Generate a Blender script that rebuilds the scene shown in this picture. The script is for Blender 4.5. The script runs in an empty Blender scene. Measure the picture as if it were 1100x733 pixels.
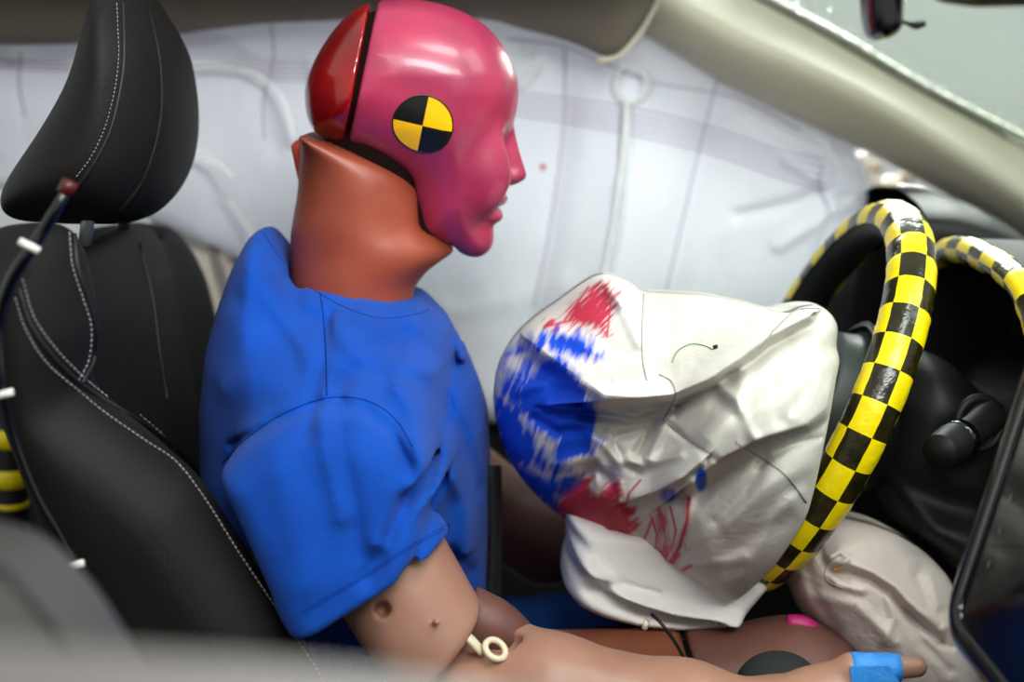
import bpy, bmesh, math, random
import numpy as np
from mathutils import Vector, Matrix
from mathutils.bvhtree import BVHTree
random.seed(4); RNG = np.random.default_rng(7)
S = bpy.context.scene; COL = S.collection

# ------------------------------------------------------------------ camera
FPX, PITCH, CAMY = 1500.0, 0.2, -1.25          # 1100 x 733 frame
cd = bpy.data.cameras.new('camera'); cam = bpy.data.objects.new('camera', cd); COL.objects.link(cam)
cam.location = (0, CAMY, 0); cam.rotation_euler = (math.pi/2 - PITCH, 0, 0)
cd.sensor_width = 36; cd.lens = 36*FPX/1100; cd.clip_start = 0.02
cd.dof.use_dof = True; cd.dof.focus_distance = 1.13; cd.dof.aperture_fstop = 2.6
S.camera = cam
# ------------------------------------------------------------------ world, lights, exposure
W = bpy.data.worlds.new('hall'); S.world = W; W.use_nodes = True
_wn = W.node_tree.nodes; _bg = _wn['Background']; _nt = W.node_tree; _tc = _wn.new('ShaderNodeTexCoord'); _sx = _wn.new('ShaderNodeSeparateXYZ'); _rp = _wn.new('ShaderNodeValToRGB')
_nt.links.new(_tc.outputs['Generated'], _sx.inputs[0]); _mr = _wn.new('ShaderNodeMapRange'); _mr.inputs[1].default_value = -1; _mr.inputs[2].default_value = 1
_nt.links.new(_sx.outputs[2], _mr.inputs[0]); _nt.links.new(_mr.outputs[0], _rp.inputs[0]); _nt.links.new(_rp.outputs[0], _bg.inputs[0]); _bg.inputs[1].default_value = .8
_e = _rp.color_ramp.elements; _e[0].position = .36; _e[0].color = (.05, .05, .05, 1); _e[1].position = .49; _e[1].color = (.74, .80, .76, 1)   # dark hall floor, pale hall above
def area(name, loc, target, sx, sy, power, col=(1, 1, 1), spread=180):
    d = bpy.data.lights.new(name, 'AREA'); d.shape = 'RECTANGLE'; d.size = sx; d.size_y = sy; d.energy = power; d.color = col; d.spread = math.radians(spread)
    o = bpy.data.objects.new(name, d); COL.objects.link(o); o.location = loc
    o.rotation_euler = (Vector(target) - Vector(loc)).to_track_quat('-Z', 'Y').to_euler(); return o
area('hall_softbox_overhead', (0.55, -0.95, 1.4), (0.05, 0.0, -0.3), 0.7, 0.35, 19, (1, 0.98, 0.96))
area('hall_strip_light', (-0.45, -1.6, 1.1), (0.0, 0.0, -0.1), 0.9, 0.12, 4, (1, 0.98, 0.96))
area('hall_light_ahead', (1.6, -0.5, 1.3), (0.3, 0.1, -0.2), 0.9, 0.9, 16, (0.95, 1.0, 0.97))
area('curtain_fill_light', (0.45, -1.35, 0.62), (0.12, 0.42, -0.1), 0.9, 0.3, 6, (1, 0.99, 0.98), 80)  # added narrow-beam lamp, aimed past the head to brighten the curtain
area('hall_light_beyond', (0.45, 1.7, 0.5), (0.2, 0.4, -0.1), 1.4, 0.8, 150, (1.0, 1.0, 0.99))
S.view_settings.view_transform = 'Standard'; S.view_settings.look = 'None'
S.view_settings.exposure = 0.0; S.view_settings.gamma = 1; S.view_settings.use_curve_mapping = False
try: S.cycles.use_denoising = True
except Exception: pass

# ------------------------------------------------------------------ pixel <-> place
SP, CP = math.sin(PITCH), math.cos(PITCH)
def ray(px, py):
    u = (px-550)/FPX; v = (366.5-py)/FPX
    return Vector((u, CP+v*SP, v*CP-SP))
def P(px, py, y=0.0):
    d = ray(px, py); t = (y-CAMY)/d.y
    return Vector((d.x*t, y, d.z*t))
def XZ(pts, y=0.0):
    return np.array([[P(a, b, y).x, P(a, b, y).z] for a, b in pts])
def lin(h):
    h = h.lstrip('#'); c = [int(h[i:i+2], 16)/255 for i in (0, 2, 4)]
    return tuple(x/12.92 if x <= .04045 else ((x+.055)/1.055)**2.4 for x in c) + (1,)

# ------------------------------------------------------------------ materials
def mat(name, color, rough=.5, metal=0, col2=None, nscale=8, bump=0, bscale=300, spec=.5, coat=0, attr=None, mix=.5, trans=0, sheen=0, detail=4, stretch=(1, 1, 1)):
    m = bpy.data.materials.new(name); m.use_nodes = True; nt = m.node_tree; n = nt.nodes; L = nt.links
    b = n['Principled BSDF']; c = lin(color) if isinstance(color, str) else color
    b.inputs['Base Color'].default_value = c; b.inputs['Roughness'].default_value = rough; b.inputs['Metallic'].default_value = metal
    b.inputs['Specular IOR Level'].default_value = spec; b.inputs['Coat Weight'].default_value = coat; b.inputs['Coat Roughness'].default_value = .12
    b.inputs['Sheen Weight'].default_value = sheen
    tc = n.new('ShaderNodeTexCoord'); mp = n.new('ShaderNodeMapping'); L.new(tc.outputs['Object'], mp.inputs[0]); mp.inputs['Scale'].default_value = stretch
    src = None
    if attr:
        a = n.new('ShaderNodeVertexColor'); a.layer_name = attr; src = a.outputs[0]
    if col2:
        t = n.new('ShaderNodeTexNoise'); t.inputs['Scale'].default_value = nscale; t.inputs['Detail'].default_value = detail; L.new(mp.outputs[0], t.inputs[0])
        r = n.new('ShaderNodeMapRange'); r.inputs[1].default_value = .35; r.inputs[2].default_value = .68; L.new(t.outputs[0], r.inputs[0])
        x = n.new('ShaderNodeMixRGB'); L.new(r.outputs[0], x.inputs[0]); x.inputs[1].default_value = c; x.inputs[2].default_value = lin(col2)
        if src:
            x.blend_type = 'MULTIPLY'; L.new(src, x.inputs[1])
        src = x.outputs[0]
    if src: L.new(src, b.inputs['Base Color'])
    if bump:
        t = n.new('ShaderNodeTexNoise'); t.inputs['Scale'].default_value = bscale; t.inputs['Detail'].default_value = 3; L.new(mp.outputs[0], t.inputs[0])
        bp = n.new('ShaderNodeBump'); bp.inputs['Strength'].default_value = bump; bp.inputs['Distance'].default_value = .002
        L.new(t.outputs[0], bp.inputs['Height']); L.new(bp.outputs[0], b.inputs['Normal'])
    if trans:
        tr = n.new('ShaderNodeBsdfTranslucent'); tr.inputs[0].default_value = c; mx = n.new('ShaderNodeMixShader'); mx.inputs[0].default_value = trans
        L.new(b.outputs[0], mx.inputs[1]); L.new(tr.outputs[0], mx.inputs[2]); L.new(mx.outputs[0], n['Material Output'].inputs[0])
    return m
M = dict(
    blue=mat('blue_cotton', '#0347aa', .85, col2='#023f9c', nscale=20, bump=.5, bscale=900, spec=.2, sheen=.05),
    frit=mat('green_grey_border', '#c6d2cc', .5),
    seam=mat('blue_seam', '#022e78', .9, spec=.1),
    navy=mat('navy_cotton', '#0c3a78', .9, col2='#0a2f66', nscale=20, bump=.4, bscale=900, spec=.2),
    pink=mat('pink_painted_vinyl', '#a62c4e', .36, col2='#8a2848', nscale=16, bump=.12, bscale=90, coat=.25, detail=7),
    red=mat('red_gloss_vinyl', '#940a0e', .18, col2='#640507', nscale=14, coat=.5),
    skull=mat('dark_seam_rubber', '#180a09', .95, spec=.1),
    neck=mat('terracotta_rubber', '#93422d', .42, col2='#7a3828', nscale=12, bump=.15, bscale=60, detail=6),
    neckin=mat('red_flap_inside', '#b03020', .5),
    skin=mat('brown_vinyl_skin', '#a87c68', .42, col2='#94695a', nscale=14, bump=.1, bscale=70, detail=5),
    skin_dark=mat('mauve_brown_shaded_vinyl', '#6e453d', .5, col2='#5c3932', nscale=18),  # mauve-brown of the legs; on the far arm its darkness is painted shade
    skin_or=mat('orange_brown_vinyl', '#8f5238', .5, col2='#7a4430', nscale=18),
    black=mat('black_rubber', '#0c0c0d', .55), blackgloss=mat('black_gloss', '#060607', .12, coat=.4), dash=mat('black_soft_plastic', '#0c0c0d', .55, spec=.25, bump=.15, bscale=500),
    dark=mat('dark_trim', '#070708', .8), hood=mat('hood_grey', '#2a2d2c', .8, spec=.2), grey=mat('dark_grey_plastic', '#454a49', .45),
    leather=mat('black_leather', '#0f0e0d', .6, col2='#151312', nscale=10, bump=.25, bscale=600, spec=.22),
    leather2=mat('black_perforated_leather', '#282423', .55, bump=.6, bscale=700),
    thread=mat('grey_thread', '#8c8a88', .8), thread_l=mat('mauve_thread', '#a892ae', .8), thread_b=mat('brown_thread', '#9a8e88', .8), thread_g=mat('green_thread', '#5f8a52', .8),
    bag=mat('white_airbag_nylon', '#f0eeea', .72, col2='#eceae6', nscale=10, bump=.35, bscale=160, attr='paint', spec=.3),
    bag2=mat('white_airbag_cloth', '#e4e1dd', .75, col2='#d8d2cf', nscale=12, bump=.4, bscale=200, spec=.3),
    seal_bead=mat('white_seal_bead', '#ffffff', .6, spec=.3),
    knee=mat('cream_airbag_cloth', '#dccfc9', .75, col2='#c8b8b2', nscale=9, bump=.4, bscale=200, spec=.3),
    curtain=mat('white_curtain_cloth', '#e0e2e8', .7, col2='#dadde4', nscale=5, bump=.2, bscale=150, spec=.3, trans=.22),
    yellow=mat('yellow_tape', '#f2d808', .28, col2='#e8cc00', nscale=60, bump=.5, bscale=120), tapeblk=mat('black_tape', '#2a2508', .22, col2='#15130a', nscale=60, bump=.5, bscale=120),
    myellow=mat('yellow_sticker', '#eeb400', .35), mblack=mat('black_sticker', '#12100e', .35),
    bluetape=mat('blue_masking_tape', '#1f7fd8', .6, col2='#3a90e0', nscale=90, bump=.4, bscale=300),
    taupe=mat('taupe_headliner', '#8d8275', .85, col2='#857a6e', nscale=6, bump=.2, bscale=500),
    pillar=mat('beige_pillar_trim', '#d8d1bc', .6, col2='#d0c9b4', nscale=6, bump=.1, bscale=400),
    beige=mat('cream_trim', '#e6dfcf', .6), white=mat('white_plastic', '#e4e4e0', .5), ivory=mat('ivory_plastic', '#d9ceb0', .4), greypl=mat('pale_grey_plastic', '#9a948d', .5),
    magenta=mat('magenta_paint', '#b8186c', .5), redplug=mat('red_heatshrink', '#4a0808', .4), reddot=mat('red_mark', '#c81e30', .6),
    screen=mat('screen_glass', '#0b0c0e', .08, coat=.5), icon=mat('icon_print', '#5c646c', .4), steel=mat('brushed_metal', '#8c8c8a', .35, metal=.8),
    sill=mat('grey_window_sill', '#5c5653', .6), floor=mat('black_carpet', '#0a0a0b', .95, bump=.5, bscale=400),
)
def glass(name, tint, alpha):
    m = bpy.data.materials.new(name); m.use_nodes = True; nt = m.node_tree; n = nt.nodes
    g = n.new('ShaderNodeBsdfGlossy'); g.inputs['Roughness'].default_value = .05; t = n.new('ShaderNodeBsdfTransparent'); t.inputs[0].default_value = tint
    fr = n.new('ShaderNodeFresnel'); fr.inputs[0].default_value = 1.12; mx = n.new('ShaderNodeMixShader')
    nt.links.new(fr.outputs[0], mx.inputs[0]); nt.links.new(t.outputs[0], mx.inputs[1]); nt.links.new(g.outputs[0], mx.inputs[2]); nt.links.new(mx.outputs[0], n['Material Output'].inputs[0])
    return m
M['glass'] = glass('windscreen_glass', (.92, .96, .93, 1), 1)
M['crumb'] = mat('glass_crumb', '#f4faf7', .08, metal=.5, coat=.5)

# ------------------------------------------------------------------ object helpers
def link(name, me, mats, parent=None, smooth=True, kind=None):
    o = bpy.data.objects.new(name, me); COL.objects.link(o)
    for m in (mats if isinstance(mats, (list, tuple)) else [mats]): me.materials.append(m)
    if smooth: me.polygons.foreach_set('use_smooth', [True]*len(me.polygons))
    if parent is not None:
        o.parent = parent
        w = parent.get('_w'); w = Vector(w) if w is not None else Vector((0, 0, 0)); o.location = -w if parent.get('_r') else Vector((0, 0, 0))
    if kind: o['kind'] = kind
    return o
def mesh(name, V, Fc, mats, parent=None, smooth=True, kind=None, midx=None):
    me = bpy.data.meshes.new(name); V = np.asarray(V, dtype=np.float32)
    Fc = Fc.tolist() if isinstance(Fc, np.ndarray) else Fc
    me.from_pydata(V.tolist(), [], Fc); me.update()
    o = link(name, me, mats, parent, smooth, kind)
    if midx is not None: me.polygons.foreach_set('material_index', list(midx))
    return o
def tag(o, label, cat, group=None):
    o['label'] = label; o['category'] = cat
    if group: o['group'] = group
    return o
def thing(name, loc, label, cat, group=None):
    o = bpy.data.objects.new(name, None); COL.objects.link(o); o.location = loc; o['_w'] = tuple(loc); o['_r'] = 1
    o.empty_display_size = .02; return tag(o, label, cat, group)
def struct(o): o['kind'] = 'structure'; return o
def bvh(*objs):
    V = []; Fc = []
    for o in objs:
        me = o.data; b = len(V)
        off = Vector(o.location) + (Vector(o.parent['_w']) if o.parent is not None and o.parent.get('_r') else Vector((0, 0, 0)))
        V += [v.co+off for v in me.vertices]; Fc += [[i+b for i in p.vertices] for p in me.polygons]
    return BVHTree.FromPolygons(V, Fc)
ORG = Vector((0, CAMY, 0))
def on(tree, px, py, lift=0.0):
    h = tree.ray_cast(ORG, ray(px, py).normalized())
    if h[0] is None: return None
    n = h[1]
    if n.dot(ray(px, py)) > 0: n = -n
    return h[0]+n*lift, n

# ------------------------------------------------------------------ implicit surfaces
def nets(F, org, h):
    F = F.astype(np.float32); inside = F < 0
    nx, ny, nz = F.shape; c = [(i, j, k) for i in (0, 1) for j in (0, 1) for k in (0, 1)]
    def sub(A, o): return A[o[0]:nx-1+o[0], o[1]:ny-1+o[1], o[2]:nz-1+o[2]]
    cnt = sum(sub(inside, o).astype(np.int8) for o in c); act = (cnt > 0) & (cnt < 8)
    I = np.argwhere(act); idx = -np.ones(act.shape, np.int32); idx[tuple(I.T)] = np.arange(len(I))
    acc = np.zeros((len(I), 3), np.float32); n = np.zeros(len(I), np.float32)
    for a in range(8):
        for b in range(a+1, 8):
            d = np.array(c[b])-np.array(c[a])
            if abs(d).sum() != 1: continue
            fa = F[I[:, 0]+c[a][0], I[:, 1]+c[a][1], I[:, 2]+c[a][2]]; fb = F[I[:, 0]+c[b][0], I[:, 1]+c[b][1], I[:, 2]+c[b][2]]
            m = (fa < 0) != (fb < 0); t = np.where(m, fa/np.where(m, fa-fb, 1), 0)
            acc += m[:, None]*(np.array(c[a], np.float32)+t[:, None]*d); n += m
    V = (I+acc/n[:, None])*h+np.array(org)
    Q = []
    for ax in range(3):
        s0 = [slice(1, -1)]*3; s1 = [slice(1, -1)]*3; s0[ax] = slice(0, -1); s1[ax] = slice(1, None)
        A = inside[tuple(s0)]; B = inside[tuple(s1)]; cr = np.argwhere(A != B); 
        base = cr+1; base[:, ax] -= 1
        sgn = A[tuple(cr.T)]
        u, v = (ax+1) % 3, (ax+2) % 3
        def cell(du, dv):
            q = base.copy(); q[:, u] += du; q[:, v] += dv; return idx[tuple(q.T)]
        q = np.stack([cell(-1, -1), cell(0, -1), cell(0, 0), cell(-1, 0)], 1)
        q[~sgn] = q[~sgn][:, ::-1]; Q.append(q)
    Q = np.concatenate(Q); Q = Q[(Q >= 0).all(1)]
    return V, Q
class Box:
    def __init__(s, lo, hi, h):
        s.lo = lo; s.h = h
        s.x = np.arange(lo[0], hi[0]+h, h, dtype=np.float32); s.y = np.arange(lo[1], hi[1]+h, h, dtype=np.float32); s.z = np.arange(lo[2], hi[2]+h, h, dtype=np.float32)
        s.X = s.x[:, None, None]; s.Y = s.y[None, :, None]; s.Z = s.z[None, None, :]
        s.X2, s.Z2 = np.meshgrid(s.x, s.z, indexing='ij')
    def poly(s, pts, blur=1): return blur2(polysdf(np.asarray(pts), s.X2, s.Z2), blur)[:, None, :]
    def out(s, F, name, mats, parent=None, smoothing=1):
        V, Q = nets(np.broadcast_to(F, (len(s.x), len(s.y), len(s.z))), s.lo, s.h)
        V = relax(V, Q, smoothing)
        return mesh(name, V, Q, mats, parent)
def relax(V, Q, n):
    for lam in [.5, -.45]*n:
        acc = np.zeros_like(V); cnt = np.zeros(len(V))
        for a, b in ((0, 1), (1, 2), (2, 3), (3, 0)):
            for i, j in ((a, b), (b, a)):
                cnt += np.bincount(Q[:, i], minlength=len(V))
                for k in range(3): acc[:, k] += np.bincount(Q[:, i], V[Q[:, j], k], minlength=len(V))
        V = V+lam*(acc/np.maximum(cnt, 1)[:, None]-V)
    return V
def polysdf(P_, X, Z):      # negative inside
    d = np.full(X.shape, 1e9); ins = np.zeros(X.shape, bool); n = len(P_)
    for i in range(n):
        a = P_[i]; b = P_[(i+1) % n]; e = b-a; wx = X-a[0]; wz = Z-a[1]
        t = np.clip((wx*e[0]+wz*e[1])/max(e@e, 1e-12), 0, 1); d = np.minimum(d, (wx-e[0]*t)**2+(wz-e[1]*t)**2)
        c = (a[1] > Z) != (b[1] > Z)
        xi = (b[0]-a[0])*(Z-a[1])/((b[1]-a[1]) if b[1] != a[1] else 1e-12)+a[0]; ins ^= c & (X < xi)
    return np.sqrt(d)*np.where(ins, -1, 1)
def blur2(A, n):
    for _ in range(n):
        for ax in (0, 1):
            p = np.pad(A, [(1, 1) if k == ax else (0, 0) for k in (0, 1)], mode='edge'); sl = lambda a, b: tuple(slice(a, b) if k == ax else slice(None) for k in (0, 1))
            A = .25*p[sl(0, -2)]+.5*p[sl(1, -1)]+.25*p[sl(2, None)]
    return A
def inflate(d, D, Wd, y):   # d signed 2-D distance, rounded to half depth Wd
    e = np.clip(1+d/D, 0, None); return (np.sqrt(e*e+(y/Wd)**2+1e-9)-1)*min(D, float(np.min(Wd)))
def rnd(p, n=200):
    p = np.asarray(p); c = cr(np.vstack([p, p[:1]]), n+1)[:-1]; return c
def rows(B, pts, blur=6):   # per-height centre and half width of an outline
    ins = polysdf(np.asarray(pts), B.X2, B.Z2) < 0; x = B.x[:, None]; l = np.where(ins, x, 9).min(0); r = np.where(ins, x, -9).max(0); ok = ins.any(0); k = np.arange(len(B.z)); l = np.interp(k, k[ok], l[ok]); r = np.interp(k, k[ok], r[ok])
    ker = np.ones(blur)/blur; f = lambda a: np.convolve(np.pad(a, blur, mode='edge'), ker, 'same')[blur:-blur]; l, r = f(f(l)), f(f(r)); return ((l+r)/2)[None, None, :], np.maximum((r-l)/2, .004)[None, None, :]
def smin(a, b, k): h = np.clip(.5+.5*(b-a)/k, 0, 1); return b+(a-b)*h-k*h*(1-h)
def smax(a, b, k): return -smin(-a, -b, k)
def cone(B, a, b, r1, r2):
    a = np.array(a); b = np.array(b); e = b-a; wx, wy, wz = B.X-a[0], B.Y-a[1], B.Z-a[2]
    t = np.clip((wx*e[0]+wy*e[1]+wz*e[2])/(e@e), 0, 1)
    return np.sqrt((wx-e[0]*t)**2+(wy-e[1]*t)**2+(wz-e[2]*t)**2)-(r1+(r2-r1)*t)
def ell(B, c, r): 
    k = np.sqrt(((B.X-c[0])/r[0])**2+((B.Y-c[1])/r[1])**2+((B.Z-c[2])/r[2])**2); return (k-1)*min(r)
def plane(B, p, n): n = np.array(n)/np.linalg.norm(n); return (B.X-p[0])*n[0]+(B.Y-p[1])*n[1]+(B.Z-p[2])*n[2]
def segd(B, pts):           # 3-D distance to polyline
    d = 1e9
    for a, b in zip(pts, pts[1:]): d = np.minimum(d, cone(B, a, b, 0, 0))
    return d

# ------------------------------------------------------------------ curves and lofts
def cr(pts, n):
    p = np.asarray([list(q) for q in pts], float)
    if len(p) == 2: return p[0]+(p[1]-p[0])*np.linspace(0, 1, n)[:, None]
    q = np.vstack([2*p[0]-p[1], p, 2*p[-1]-p[-2]]); L = np.r_[0, np.cumsum(np.linalg.norm(np.diff(p, axis=0), axis=1))]
    s = np.linspace(0, L[-1], n); k = np.clip(np.searchsorted(L, s, side='right')-1, 0, len(p)-2); t = ((s-L[k])/np.maximum(L[k+1]-L[k], 1e-9))[:, None]
    a, b, c, d = q[k], q[k+1], q[k+2], q[k+3]
    return .5*((2*b)+(-a+c)*t+(2*a-5*b+4*c-d)*t*t+(-a+3*b-3*c+d)*t**3)
def tube(name, pts, r, mats, parent=None, seg=8, n=None, kind=None, caps=True, smooth=True, flat=1.0):
    p = cr(pts, n or max(2, len(pts)*6)) if n != 0 else np.asarray([list(q) for q in pts]); N = len(p)
    rr = np.interp(np.linspace(0, 1, N), np.linspace(0, 1, len(r)), r) if hasattr(r, '__len__') else np.full(N, r)
    T = np.gradient(p, axis=0); T /= np.linalg.norm(T, axis=1)[:, None]+1e-12
    up = np.array([0, 0, 1.]) if abs(T[0][2]) < .9 else np.array([1., 0, 0]); A = []
    for i in range(N):
        s = np.cross(T[i], up); s /= np.linalg.norm(s)+1e-12; up = np.cross(s, T[i]); A.append((s, up.copy()))
    V = [p[i]+rr[i]*(math.cos(k*2*math.pi/seg)*A[i][0]+flat*math.sin(k*2*math.pi/seg)*A[i][1]) for i in range(N) for k in range(seg)]
    Fc = [[i*seg+k, i*seg+(k+1) % seg, (i+1)*seg+(k+1) % seg, (i+1)*seg+k] for i in range(N-1) for k in range(seg)]
    if caps: Fc += [list(range(seg))[::-1], [(N-1)*seg+k for k in range(seg)]]
    return mesh(name, V, Fc, mats, parent, smooth, kind)
def loft(name, rails, mats, parent=None, n=60, across=24, closed=False, kind=None, smooth=True, fn=None):
    R = [cr(r, n) for r in rails]
    rows = []
    for i in range(n):
        pts = [r[i] for r in R]
        if closed: pts = pts+[pts[0]]
        rows.append(cr(pts, across))
    V = np.array(rows).reshape(-1, 3)
    if fn is not None: V = fn(V)
    Fc = [[i*across+k, i*across+k+1, (i+1)*across+k+1, (i+1)*across+k] for i in range(n-1) for k in range(across-1)]
    if closed: Fc += [list(range(across-1))[::-1], [(n-1)*across+k for k in range(across-1)]]
    return mesh(name, V, Fc, mats, parent, smooth, kind)
def box(name, c, s, mats, parent=None, rot=None, bev=.003, kind=None):
    bm = bmesh.new(); bmesh.ops.create_cube(bm, size=1)
    for v in bm.verts: v.co = Vector((v.co.x*s[0], v.co.y*s[1], v.co.z*s[2]))
    if bev: bmesh.ops.bevel(bm, geom=bm.edges[:], offset=bev, segments=3, affect='EDGES')
    if rot is not None: bmesh.ops.transform(bm, matrix=rot, verts=bm.verts)
    bmesh.ops.translate(bm, vec=Vector(c), verts=bm.verts)
    me = bpy.data.meshes.new(name); bm.to_mesh(me); bm.free()
    return link(name, me, mats, parent, True, kind)
def stitches(name, tree, pts, mats, parent, step=7, ln=4.5, r=.0006, lift=.0006):
    c = cr([(a, b, 0) for a, b in pts], 400); L = np.r_[0, np.cumsum(np.linalg.norm(np.diff(c, axis=0), axis=1))]
    V = []; Fc = []; s = 0
    while s < L[-1]:
        h = []
        for q in (s, s+ln):
            a = np.interp(q, L, c[:, 0]); b = np.interp(q, L, c[:, 1]); x = on(tree, a, b, lift); h.append(x)
        s += step
        if h[0] is None or h[1] is None or (h[0][0]-h[1][0]).length > .03: continue
        (a, na), (b, nb) = h; t = (b-a).normalized(); sd = t.cross(na).normalized()*r; up = na*r; k = len(V)
        for p in (a, b): V += [p+sd, p+up*1.2, p-sd, p-up]
        Fc += [[k+i, k+(i+1) % 4, k+4+(i+1) % 4, k+4+i] for i in range(4)]+[[k+3, k+2, k+1, k], [k+4, k+5, k+6, k+7]]
    if V: return mesh(name, [tuple(v) for v in V], Fc, mats, parent, True, 'stuff')
def surfline(name, tree, pts, mats, parent, r=.0006, lift=.0003, n=60, label=None):
    c = cr([(a, b, 0) for a, b in pts], n); q = [on(tree, a, b, lift) for a, b, _ in c]; q = [a[0] for a in q if a]
    if len(q) < 3: return None
    o = tube(name, q, r, mats, parent, seg=5, n=0)
    if label: o['label'] = label
    return o
def pld(PX, PY, pts):       # 2-D distance to polyline
    d = np.full(PX.shape, 1e9)
    for (ax, ay), (bx, by) in zip(pts, pts[1:]):
        ex, ey = bx-ax, by-ay; t = np.clip(((PX-ax)*ex+(PY-ay)*ey)/(ex*ex+ey*ey+1e-9), 0, 1); d = np.minimum(d, np.hypot(PX-ax-ex*t, PY-ay-ey*t))
    return d
def vnoise(x, y, seed=0):
    r = np.random.default_rng(seed).random((64, 64)); xi = np.floor(x).astype(int); yi = np.floor(y).astype(int); fx = x-xi; fy = y-yi
    fx = fx*fx*(3-2*fx); fy = fy*fy*(3-2*fy); g = lambda a, b: r[a % 64, b % 64]
    return (g(xi, yi)*(1-fx)+g(xi+1, yi)*fx)*(1-fy)+(g(xi, yi+1)*(1-fx)+g(xi+1, yi+1)*fx)*fy
def fbm(x, y, s=0, o=4): return sum(vnoise(x*2**i, y*2**i, s+i)/2**i for i in range(o))/sum(1/2**i for i in range(o))

# ================================================================== STRUCTURE
def rail(pts, y): return [P(a, b, y) for a, b in pts]
# far A-pillar trim
lo = [(640, 5), (720, 52), (790, 93), (864, 130), (948, 169), (1035, 217), (1100, 256), (1180, 312)]
mi = [(660, -40), (780, 34), (855, 68), (930, 104), (1020, 157), (1100, 208), (1180, 262)]
up = [(700, -60), (810, -2), (900, 46), (990, 99), (1080, 146), (1120, 168), (1190, 210)]
pil = loft('trim_1', [rail(lo, .40), rail([(a-2, b-10) for a, b in lo], .375), rail([(a*.55+c*.45, b*.55+d*.45) for (a, b), (c, d) in zip(cr([(*q, 0) for q in lo], 12)[:, :2], cr([(*q, 0) for q in mi], 12)[:, :2])], .36),
    rail(mi, .352), rail([(a*.6+c*.4, b*.6+d*.4) for (a, b), (c, d) in zip(cr([(*q, 0) for q in mi], 12)[:, :2], cr([(*q, 0) for q in up], 12)[:, :2])], .385), rail(up, .45), rail([(a+10, b-2) for a, b in up], .49), rail([(a+3, b-4) for a, b in lo], .45)], M['pillar'], closed=True, n=90, across=40)
struct(pil)
# headliner with its rolled edge
he = [(-60, 50), (60, 49), (110, 46), (150, 44), (200, 37), (280, 27), (340, 24), (430, 20), (520, 22), (560, 32), (610, 46), (645, 61), (662, 63), (676, 52), (690, 35), (702, 14), (712, -8)]
hw = rail(he, .365)
def off(dy, dz, f=1.0): return [Vector((p.x, p.y+dy, p.z+dz)) for p in hw]
roofz = .12
hl = loft('ceiling', [off(.03, .012), off(.0, 0), off(-.03, .012), off(-.06, .05), [Vector((p.x, .27, .10)) for p in hw], [Vector((p.x, .15, roofz)) for p in hw], [Vector((p.x, .05, roofz+.004)) for p in hw], [Vector((p.x, .05, roofz+.03)) for p in hw], [Vector((p.x, .45, .1)) for p in hw]], M['taupe'], closed=True, n=90, across=44)
struct(hl)
tube('trim_3', [P(642, 66, .335), P(664, 61, .328), P(684, 40, .325), P(700, 14, .325), P(712, -14, .325)], [.004, .0035, .003, .003, .003], M['pillar']); struct(bpy.data.objects['trim_3'])
# driver door / side of the body behind the curtain
dp = loft('wall_far', [[Vector((x, .52, P(0, 285, .52).z+.02)) for x in (-.9, -.3, .3, .62)], [Vector((x, .47, P(0, 300, .5).z)) for x in (-.9, -.3, .3, .62)], [Vector((x, .47, -.75)) for x in (-.9, -.3, .3, .62)]], M['dark'], n=10, across=12); struct(dp)
bp_ = loft('trim_2', [rail([(150, 215), (196, 245), (250, 275)], .46), rail([(190, 300), (214, 330), (260, 350)], .46), rail([(200, 400), (230, 420), (270, 430)], .46)], M['beige'], n=10, across=10); struct(bp_)
struct(tube('trim_4', rail([(150, 226), (190, 240), (215, 252), (248, 268), (300, 292)], .44), .0042, M['black']))
struct(tube('trim_5', rail([(229, 262), (236, 290), (248, 330)], .45), .0075, M['greypl']))
struct(box('floor', (-.1, -.25, -.86), (2.4, 1.7, .03), M['floor'], bev=0))
wr = box('wall_front', (.98, -.2, -.52), (.03, 1.6, .68), M['dark'], bev=0); struct(wr)

# windscreen: laminated pane with crazed edge
a, b_ = P(720, -55, .46), P(1180, 207, .46); dv = (b_-a).normalized()
tdir = Vector((0, -1, 0)); nrm = dv.cross(tdir).normalized()
ws = []
for i in range(21):
    for j in range(21):
        p = a-dv*.05+(b_-a)*(i/20*1.25)+tdir*(j/20*1.35); ws.append(p+Vector((.06, 0, .22))*math.sin(math.pi*j/20*.85))
wsm = mesh('window_1', [tuple(v) for v in ws]+[tuple(v-nrm*.005) for v in ws], [[i*21+j, i*21+j+1, (i+1)*21+j+1, (i+1)*21+j] for i in range(20) for j in range(20)]+[[441+(i+1)*21+j, 441+(i+1)*21+j+1, 441+i*21+j+1, 441+i*21+j] for i in range(20) for j in range(20)], M['glass']); struct(wsm)
tube('window_seal', [a+dv*.02+nrm*0-Vector((0, .012, 0)), a+(b_-a)*.5-Vector((0, .012, 0)), b_-Vector((0, .012, 0))], .0035, M['greypl'], wsm)
tw = bvh(wsm); upc = cr([(q[0], q[1], 0) for q in up], 300)
fr0, fr1 = [], []
for q in upc[30:280:6]:
    h0, h1 = on(tw, q[0]+3, q[1]-1, .001), on(tw, q[0]+9, q[1]-7, .001)
    if h0 and h1: fr0.append(h0[0]); fr1.append(h1[0])
if len(fr0) > 5: mesh('ceramic_border', [tuple(v) for v in fr0+fr1], [[k, k+1, k+1+len(fr0), k+len(fr0)] for k in range(len(fr0)-1)], M['frit'], wsm)
V = []; Fc = []
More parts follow.
